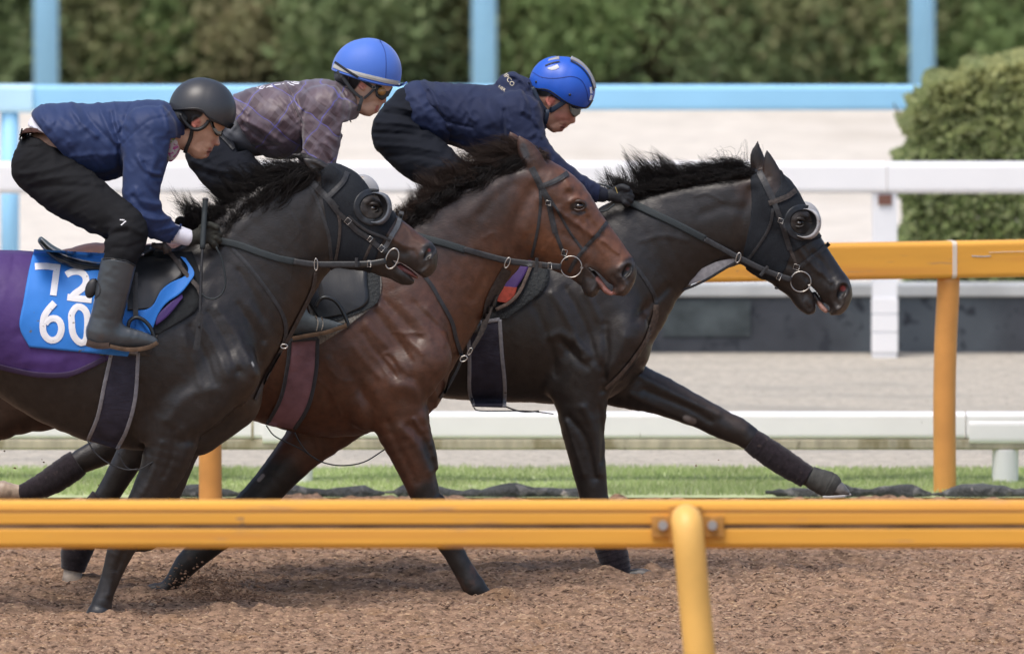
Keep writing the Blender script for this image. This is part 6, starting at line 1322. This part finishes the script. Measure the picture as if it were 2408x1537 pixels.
hel, fh2 = helmet(h, R2, 862, 172, 83, .86, [(760, 60), (980, 60), (980, 198), (956, 194), (942, 204), (920, 202), (895, 198), (860, 190), (822, 178), (800, 170), (780, 166), (768, 160)], m_h2, ell=[(858, 170, 79), (866, 168, 79)])
lace(h, fh2, hel, 'reflective_band', [(784, 154), (805, 163), (840, 174), (880, 184), (915, 192), (941, 196)], 10, .003, mat('pale_grey_band', (.50, .50, .47), .7, noise=(20, .12)), dflt=Y2-.05)
lace(h, fh2, hel, 'hem', [(781, 163), (800, 171), (830, 180), (870, 192), (905, 200), (941, 203)], 3, .002, m_h2, dflt=Y2-.05)
V, F = sheet([(905, 198), (925, 202), (943, 203)], [(938, 205), (950, 200), (957, 194)], lambda u, v: Y2-.055+.0*u, .11, 10, 6); V = np.array(V); mesh_obj('peak', V, F, m_h2, hel)
lace(h, fh2, hel, 'seam', [(893, 94), (905, 120), (908, 150), (907, 185)], 2.0, .0015, mat('seam_blue', (.03, .08, .33), .7), dflt=Y2-.05)
gg = lace(h, fh2, R2, 'goggles', [(787, 146), (815, 165), (842, 182)], 5.5, .006, m_black_plastic, dflt=Y2-.09)
V, F = ribbon([(840, 181), (858, 193), (878, 207)], 7, [Y2-.088, Y2-.094, Y2-.092], .004); mesh_obj('goggle_strap', V, F, m_black_plastic, gg, smooth=False)
a = np.linspace(0, 2*PI, 24)[:-1]
V, F = sheet([(880, 202), (900, 202), (924, 206)], [(884, 226), (898, 236), (914, 226)], lambda u, v: Y2-.088+.0022*np.maximum(u-890, 0), .012, 12, 8); mesh_obj('goggle_frame', V, F, m_black_plastic, gg)
V, F = tube(P(np.array([898., 898.]), np.array([215., 215.]), np.array([Y2-.090, Y2-.078])), .018, 18); mesh_obj('lens', V, F, mat('amber_lens', (.30, .15, .04), .3, .7, noise=(60, .3)), gg)
buckle(gg, 879, 206, 4, 4, 0, Y2-.094)
for s in (-1, 1):
    for ln, wd in (([(792, 168), (808, 185), (828, 212), (846, 228), (852, 230)], 7), ([(888, 200), (872, 218), (856, 232)], 6), ([(852, 230), (847, 245), (843, 262)], 9)):
        V, F = ribbon(ln, wd, [Y2+s*.086, Y2+s*.084, Y2+s*.070], .004); mesh_obj('harness_strap', V, F, mat('dark_webbing', (.05, .055, .06), .7), hel, smooth=False)
garment(h, 'helmet_padding', mat('helmet_padding_grey', (.05, .055, .06), .8), R2, (780, 150, 860, 240), [D([(805, 178, 20, 0, 2.4), (815, 190, 14, 0, 2.8)], k=.01)], hh=.004, depth=.16)
hand(h, R2, -.15, (828, 524), (855, 528), [(875, 512), (882, 522), (882, 534), (876, 546)], [(888, 516), (893, 527), (892, 540), (884, 552)], [(852, 512), (868, 505), (882, 508)], m_glove, 16)
hand(h, R2, .12, (828, 524), (855, 528), [(875, 512), (882, 522), (882, 534), (876, 546)], [(888, 516), (893, 527), (892, 540), (884, 552)], [(852, 512), (868, 505), (882, 508)], m_glove, 16)

# ------------------------------------------------ rider 3 : navy jacket, vented blue helmet
h = H3
m_navy3 = mat('dark_navy_jacket_cloth', (.013, .020, .056), .75, .25, sheen=.08, noise=(7, .1), mix=(40, .72, .06, (.06, .055, .06)), bump=(11, .25, .012))
arm3 = [(1212, 280, 66, -.16, .9), (1240, 345, 50, -.20, .9), (1285, 395, 42, -.21, .9), (1345, 432, 33, -.17, .95), (1402, 455, 22, -.13, 1)]
leg3 = [(936, 314, 63, -.09, 1), (985, 362, 62, -.15, .95), (1042, 405, 54, -.23, .95), (1120, 470, 44, -.30, .9), (1110, 560, 42, -.33, .8), (1090, 630, 36, -.34, .8), (1075, 690, 32, -.345, .8), (1065, 740, 30, -.35, .8), (1080, 765, 22, -.35, .8), (1110, 768, 14, -.35, .8)]
f3 = dict(add=[D([(1300, 215, 52, 0, .9), (1325, 222, 52, 0, .9)], k=.02), D([(1306, 258, 40, 0, .92), (1326, 266, 29, 0, 1.1), (1313, 287, 22, 0, 1.15), (1302, 296, 14, 0, 1.5)], k=.015),
  D([(1240, 240, 34, 0, .95), (1268, 262, 30, 0, .95), (1285, 272, 27, 0, 1)], k=.02),
  D([(1340, 264, 5, 0, 1), (1346, 276, 5.5, 0, 1.2), (1347, 284, 6.5, 0, 1.6)], k=.008), D([(1330, 293, 4.5, 0, 2.4), (1324, 295, 6, 0, 2.4)], k=.006), D([(1320, 305, 5, 0, 2.2), (1316, 304, 6, 0, 2.2)], k=.006), D([(1304, 305, 6, 0, 2), (1302, 301, 8, 0, 2)], k=.01)]+ear(1294, 237, 1.15, .45),
 rel=[(-3, 3, [(1330, 300), (1318, 298)]), (2, 7, [(1310, 275), (1328, 282)]), (-2, 4, [(1335, 287), (1324, 288)]), (2, 6, [(1282, 292), (1298, 304)])],
 paint=[((.36, .14, .11), 2, 4, [(1328, 294), (1320, 304)]), ((.50, .22, .165), 6, 12, [(1340, 278), (1315, 272)]), ((.56, .19, .15), 9, 6, [(1294, 237)]), ((.012, .01, .01), 11, 6, [(1275, 215), (1300, 214), (1320, 225)]), ((.08, .02, .02), 1, 2, [(1326, 300), (1319, 299)])])
SK = (.57, .31, .22)
R3, fb3 = rider_body(h, (860, 120, 1500, 830), f3, [D([(1215, 250, 40, 0, 1.2), (1140, 260, 52, 0, 1.2), (1050, 265, 52, 0, 1.2), (950, 290, 45, 0, 1.5)], k=.03)], arm3+[(1436, 459, 16, -.11, 1)], leg3, arm3, 'rider in a dark navy jacket and vented blue helmet on the leading horse', (1100, 600))
J3 = lambda L: [(x/3.269+823, y/3.269+88) for x, y in L]
torso3 = [(1008, 250, 58, 0, 1.9), (1055, 262, 66, 0, 1.6), (1100, 276, 78, 0, 1.35), (1150, 288, 88, 0, 1.25), (1195, 280, 82, 0, 1.3), (1215, 270, 72, 0, 1.4)]
jk3, fj3 = garment(h, 'jacket', m_navy3, R3, (930, 130, 1440, 520), [D(torso3, k=.02), D(arm3, k=.03), D([(u, v, r, -o, a) for u, v, r, o, a in arm3], k=.03), D([(1198, 208, 36, 0, 1.25), (1225, 222, 42, 0, 1.1), (1252, 248, 40, 0, 1.0), (1266, 278, 30, 0, 1.0)], k=.012), D([(994, 212, 22, 0, 3.5), (985, 240, 20, 0, 4)], k=.012), D([(1207, 184, 15, 0, 2.2), (1228, 196, 14, 0, 2.2)], k=.008)],
 [(a, s, J3(l)) for a, s, l in ((7, 7, [(570, 350), (640, 430), (700, 560), (760, 700)]), (-6, 7, [(540, 470), (640, 560), (760, 640)]), (6, 8, [(700, 430), (850, 540), (960, 640)]), (-6, 6, [(660, 370), (780, 480), (900, 590)]), (5, 6, [(560, 520), (600, 620), (680, 700)]), (-4, 3.5, [(580, 605), (760, 655), (940, 695)]), (-8, 5, [(1185, 560), (1180, 680), (1190, 800)]),
  (-3, 3.5, [(1135, 380), (1200, 500), (1230, 620)]), (6, 6, [(1300, 400), (1340, 480), (1330, 560)]), (-6, 5, [(1340, 440), (1380, 500), (1400, 600)]), (5, 5, [(1330, 560), (1400, 600), (1450, 680)]), (-5, 5, [(1320, 600), (1390, 640), (1440, 720)]), (6, 6, [(1230, 300), (1300, 330), (1360, 400)]), (-7, 5, [(1290, 290), (1340, 340), (1380, 420)]), (5, 6, [(640, 740), (740, 790), (860, 830)]), (-6, 5, [(640, 700), (720, 760)]),
  (5, 5, [(1700, 1100), (1740, 1180)]), (-4, 4, [(1750, 1090), (1790, 1180)]), (4, 4, [(1820, 1120), (1850, 1210)]), (5, 5, [(1390, 760), (1440, 720), (1470, 760)]))],
 folds(18, 2.6, .8), cut=[([(900, 130), (970, 175), (966, 218), (974, 250), (985, 288), (1000, 300), (1022, 316), (1050, 338), (1090, 350), (1120, 370), (1120, 560), (900, 560)], False), ([(1412, 434), (1404, 476), (1400, 540), (1500, 540), (1500, 400), (1420, 400)], False)], hh=.0045)
# words on the back of the collar
def text(name, s, u, v, size, ang, fsurf, m, parent, Yd, fl=None):
    cu = bpy.data.curves.new(name, 'FONT'); cu.body = s; cu.size = 1.0; cu.extrude = .0; cu.align_x = 'CENTER'; cu.align_y = 'CENTER'; cu.resolution_u = 3
    to = bpy.data.objects.new(name, cu); C.collection.objects.link(to); dg = bpy.context.evaluated_depsgraph_get(); me = bpy.data.meshes.new_from_object(to.evaluated_get(dg))
    V = np.array([tuple(x.co) for x in me.vertices]); F = [tuple(p.vertices) for p in me.polygons]; bpy.data.objects.remove(to); bpy.data.curves.remove(cu); bpy.data.meshes.remove(me)
    x, y = V[:, 0]*size, -V[:, 1]*size; uu = u+x*math.cos(ang)-y*math.sin(ang); vv = v+x*math.sin(ang)+y*math.cos(ang)
    Y = fsurf.surf(uu, vv, .0015, default=Yd); return mesh_obj(name, P(uu, vv, Y), F, m, parent, smooth=False)
m_cream = mat('cream_lettering', (.62, .55, .42), .8)
text('collar_lettering', 'IPCO', 1197, 188, 15, .95, fj3, m_cream, jk3, Y3-.08)
text('collar_lettering', 'NER', 1180, 208, 10, .6, fj3, m_cream, jk3, Y3-.08)
m_tr3 = mat('navy_black_trousers', (.008, .010, .016), .85, .2, noise=(9, .15), bump=(14, .3, .008))
tr3, ft3 = trousers(h, R3, (850, 170, 1190, 700), [(966, 252, 50, 0, 1.9), (945, 290, 62, 0, 1.7)], leg3[:6], folds(22, 3, -.3, 60, 11), [(a, s, J3(l)) for a, s, l in ((6, 6, [(230, 520), (380, 540), (500, 570)]), (-6, 6, [(220, 580), (380, 600), (540, 640)]), (6, 6, [(200, 660), (400, 660), (600, 700)]), (-6, 6, [(190, 740), (400, 740), (640, 780)]), (5, 6, [(220, 830), (450, 830), (700, 870)]), (-5, 6, [(300, 920), (500, 900), (760, 950)]))],
 cut=[([(860, 150), (948, 202), (966, 224), (990, 300), (1030, 300), (1030, 150)], False)], m=m_tr3)
boot(h, R3, [(1112, 600, 36), (1090, 660, 34), (1075, 715, 31), (1066, 745, 30)], [(1062, 756, 28), (1085, 762, 22), (1112, 767, 16)], .35, m_boot); boot(h, R3, [(1112, 600, 36), (1090, 660, 34), (1075, 715, 31), (1066, 745, 30)], [(1062, 756, 28), (1085, 762, 22), (1112, 767, 16)], .35, m_boot, 1)
garment(h, 'jacket_lining', mat('navy_lining', (.012, .022, .07), .8, noise=(9, .1)), R3, (930, 180, 1060, 380), [D([(985, 235, 46, 0, 2.3), (998, 262, 58, 0, 2.0), (1030, 285, 60, 0, 1.8)], k=.02)], noise=folds(7, 2, .9), hh=.005)
m_h3 = mat('blue_helmet_shell', (.018, .105, .56), .42, .5, coat=.1, noise=(6, .06), mix=(80, .73, .03, (.22, .20, .2)))
hel, fh3 = helmet(h, R3, 1320, 196, 80, .92, [(1220, 100), (1440, 100), (1440, 240), (1400, 235), (1384, 254), (1366, 256), (1340, 246), (1315, 232), (1300, 220), (1285, 212), (1266, 210), (1252, 206), (1241, 192), (1230, 180)], m_h3, ell=[(1308, 196, 64), (1330, 203, 68), (1342, 212, 58)])
lace(h, fh3, hel, 'rim', [(1242, 194), (1258, 208), (1285, 211), (1302, 220), (1330, 240), (1352, 250), (1380, 254), (1394, 236)], 3.5, .003, m_black_plastic, dflt=Y3-.09)
lace(h, fh3, hel, 'shell_groove', [(1252, 170), (1275, 182), (1310, 184), (1345, 180), (1368, 190), (1380, 215), (1384, 240)], 2.0, .001, mat('groove_blue', (.008, .04, .26), .6), dflt=Y3-.08)
m_ventpad = mat('grey_helmet_pad', (.30, .30, .32), .6, noise=(30, .1))
for ln, wd in (([(1282, 148), (1296, 142), (1316, 138)], 13), ([(1342, 137), (1362, 148), (1380, 166), (1392, 188), (1397, 208)], 12)):
    L = cr(ln, 5)
    Vp, Fp = tube(P(L[:, 0], L[:, 1], Y3-.012), M(wd*.5, Y3), 10); Vp = np.array(Vp); Vp[:, 1] = (Vp[:, 1]-Y3+.012)*3.2+Y3-.012; mesh_obj('helmet_pad', Vp, Fp, m_ventpad, hel)
    q = L.copy(); q[:, 1] += wd*.5; lace(h, fh3, hel, 'pad_edge', q, 2.5, .004, m_black_plastic, dflt=Y3-.05)
lace(h, fh3, hel, 'vent_mesh', [(1288, 161), (1300, 161), (1313, 155)], 9, .002, mat('vent_mesh', (.55, .56, .58), .6), taper=[3, 10, 9])
lace(h, fh3, hel, 'vent_mesh', [(1389, 205), (1391, 220)], 5, .003, m_num, dflt=Y3-.03); lace(h, fh3, hel, 'vent_mesh', [(1391, 224), (1388, 236)], 5, .003, m_num, dflt=Y3-.03)
for u, v in ((1261, 193), (1340, 223)):
    Yq = float(fh3.surf([u], [v], 0)[0]); V, F = tube(P(np.array([u, u.__float__()]), np.array([v, v.__float__()]), np.array([Yq-.003, Yq+.004])), .0058, 12); mesh_obj('rivet', V, F, m_black_plastic, hel)
for s in (-1, 1):
    for ln, wd in (([(1252, 205), (1262, 225), (1272, 245), (1286, 262)], 9), ([(1332, 236), (1312, 250), (1292, 262)], 12), ([(1288, 258), (1286, 275), (1282, 292)], 9)):
        V, F = ribbon(ln, wd, [Y3+s*.090, Y3+s*.088, Y3+s*.072], .005); mesh_obj('harness_strap', V, F, mat('navy_webbing', (.02, .035, .065), .6), hel)
V, F = sheet([(1337, 243), (1352, 247), (1368, 252)], [(1340, 262), (1350, 276), (1364, 268)], lambda u, v: Y3-.088+.0026*np.maximum(u-1342, 0), .008, 12, 7); mesh_obj('sunglasses', V, F, m_lens, R3)
hand(h, R3, -.115, (1434, 459), (1455, 460), [(1470, 446), (1476, 456), (1476, 466), (1470, 475)], [(1481, 452), (1485, 462), (1484, 471), (1476, 479)], [(1448, 446), (1463, 440), (1476, 444)], mat('black_glove', (.014, .016, .020), .7, noise=(60, .3), bump=(90, .4, .003)), 15)
V, F = ribbon([(1447, 440), (1452, 454)], 1.6, [Y3-.16]*2, .001); mesh_obj('glove_mark', V, F, mat('gold_mark', (.5, .38, .10), .6), R3, smooth=False)
hand(h, R3, .12, (1434, 459), (1455, 460), [(1470, 446), (1476, 456), (1476, 466), (1470, 475)], [(1481, 452), (1485, 462), (1484, 471), (1476, 479)], [(1448, 446), (1463, 440), (1476, 444)], m_glove, 15)
garment(h, 'cuff', mat('knit_cuff', (.010, .013, .025), .9), R3, (1380, 430, 1440, 490), [D([(1400, 454, 20, -.13, 1), (1416, 458, 18, -.12, 1)], k=.01)], hh=.004, depth=.2)
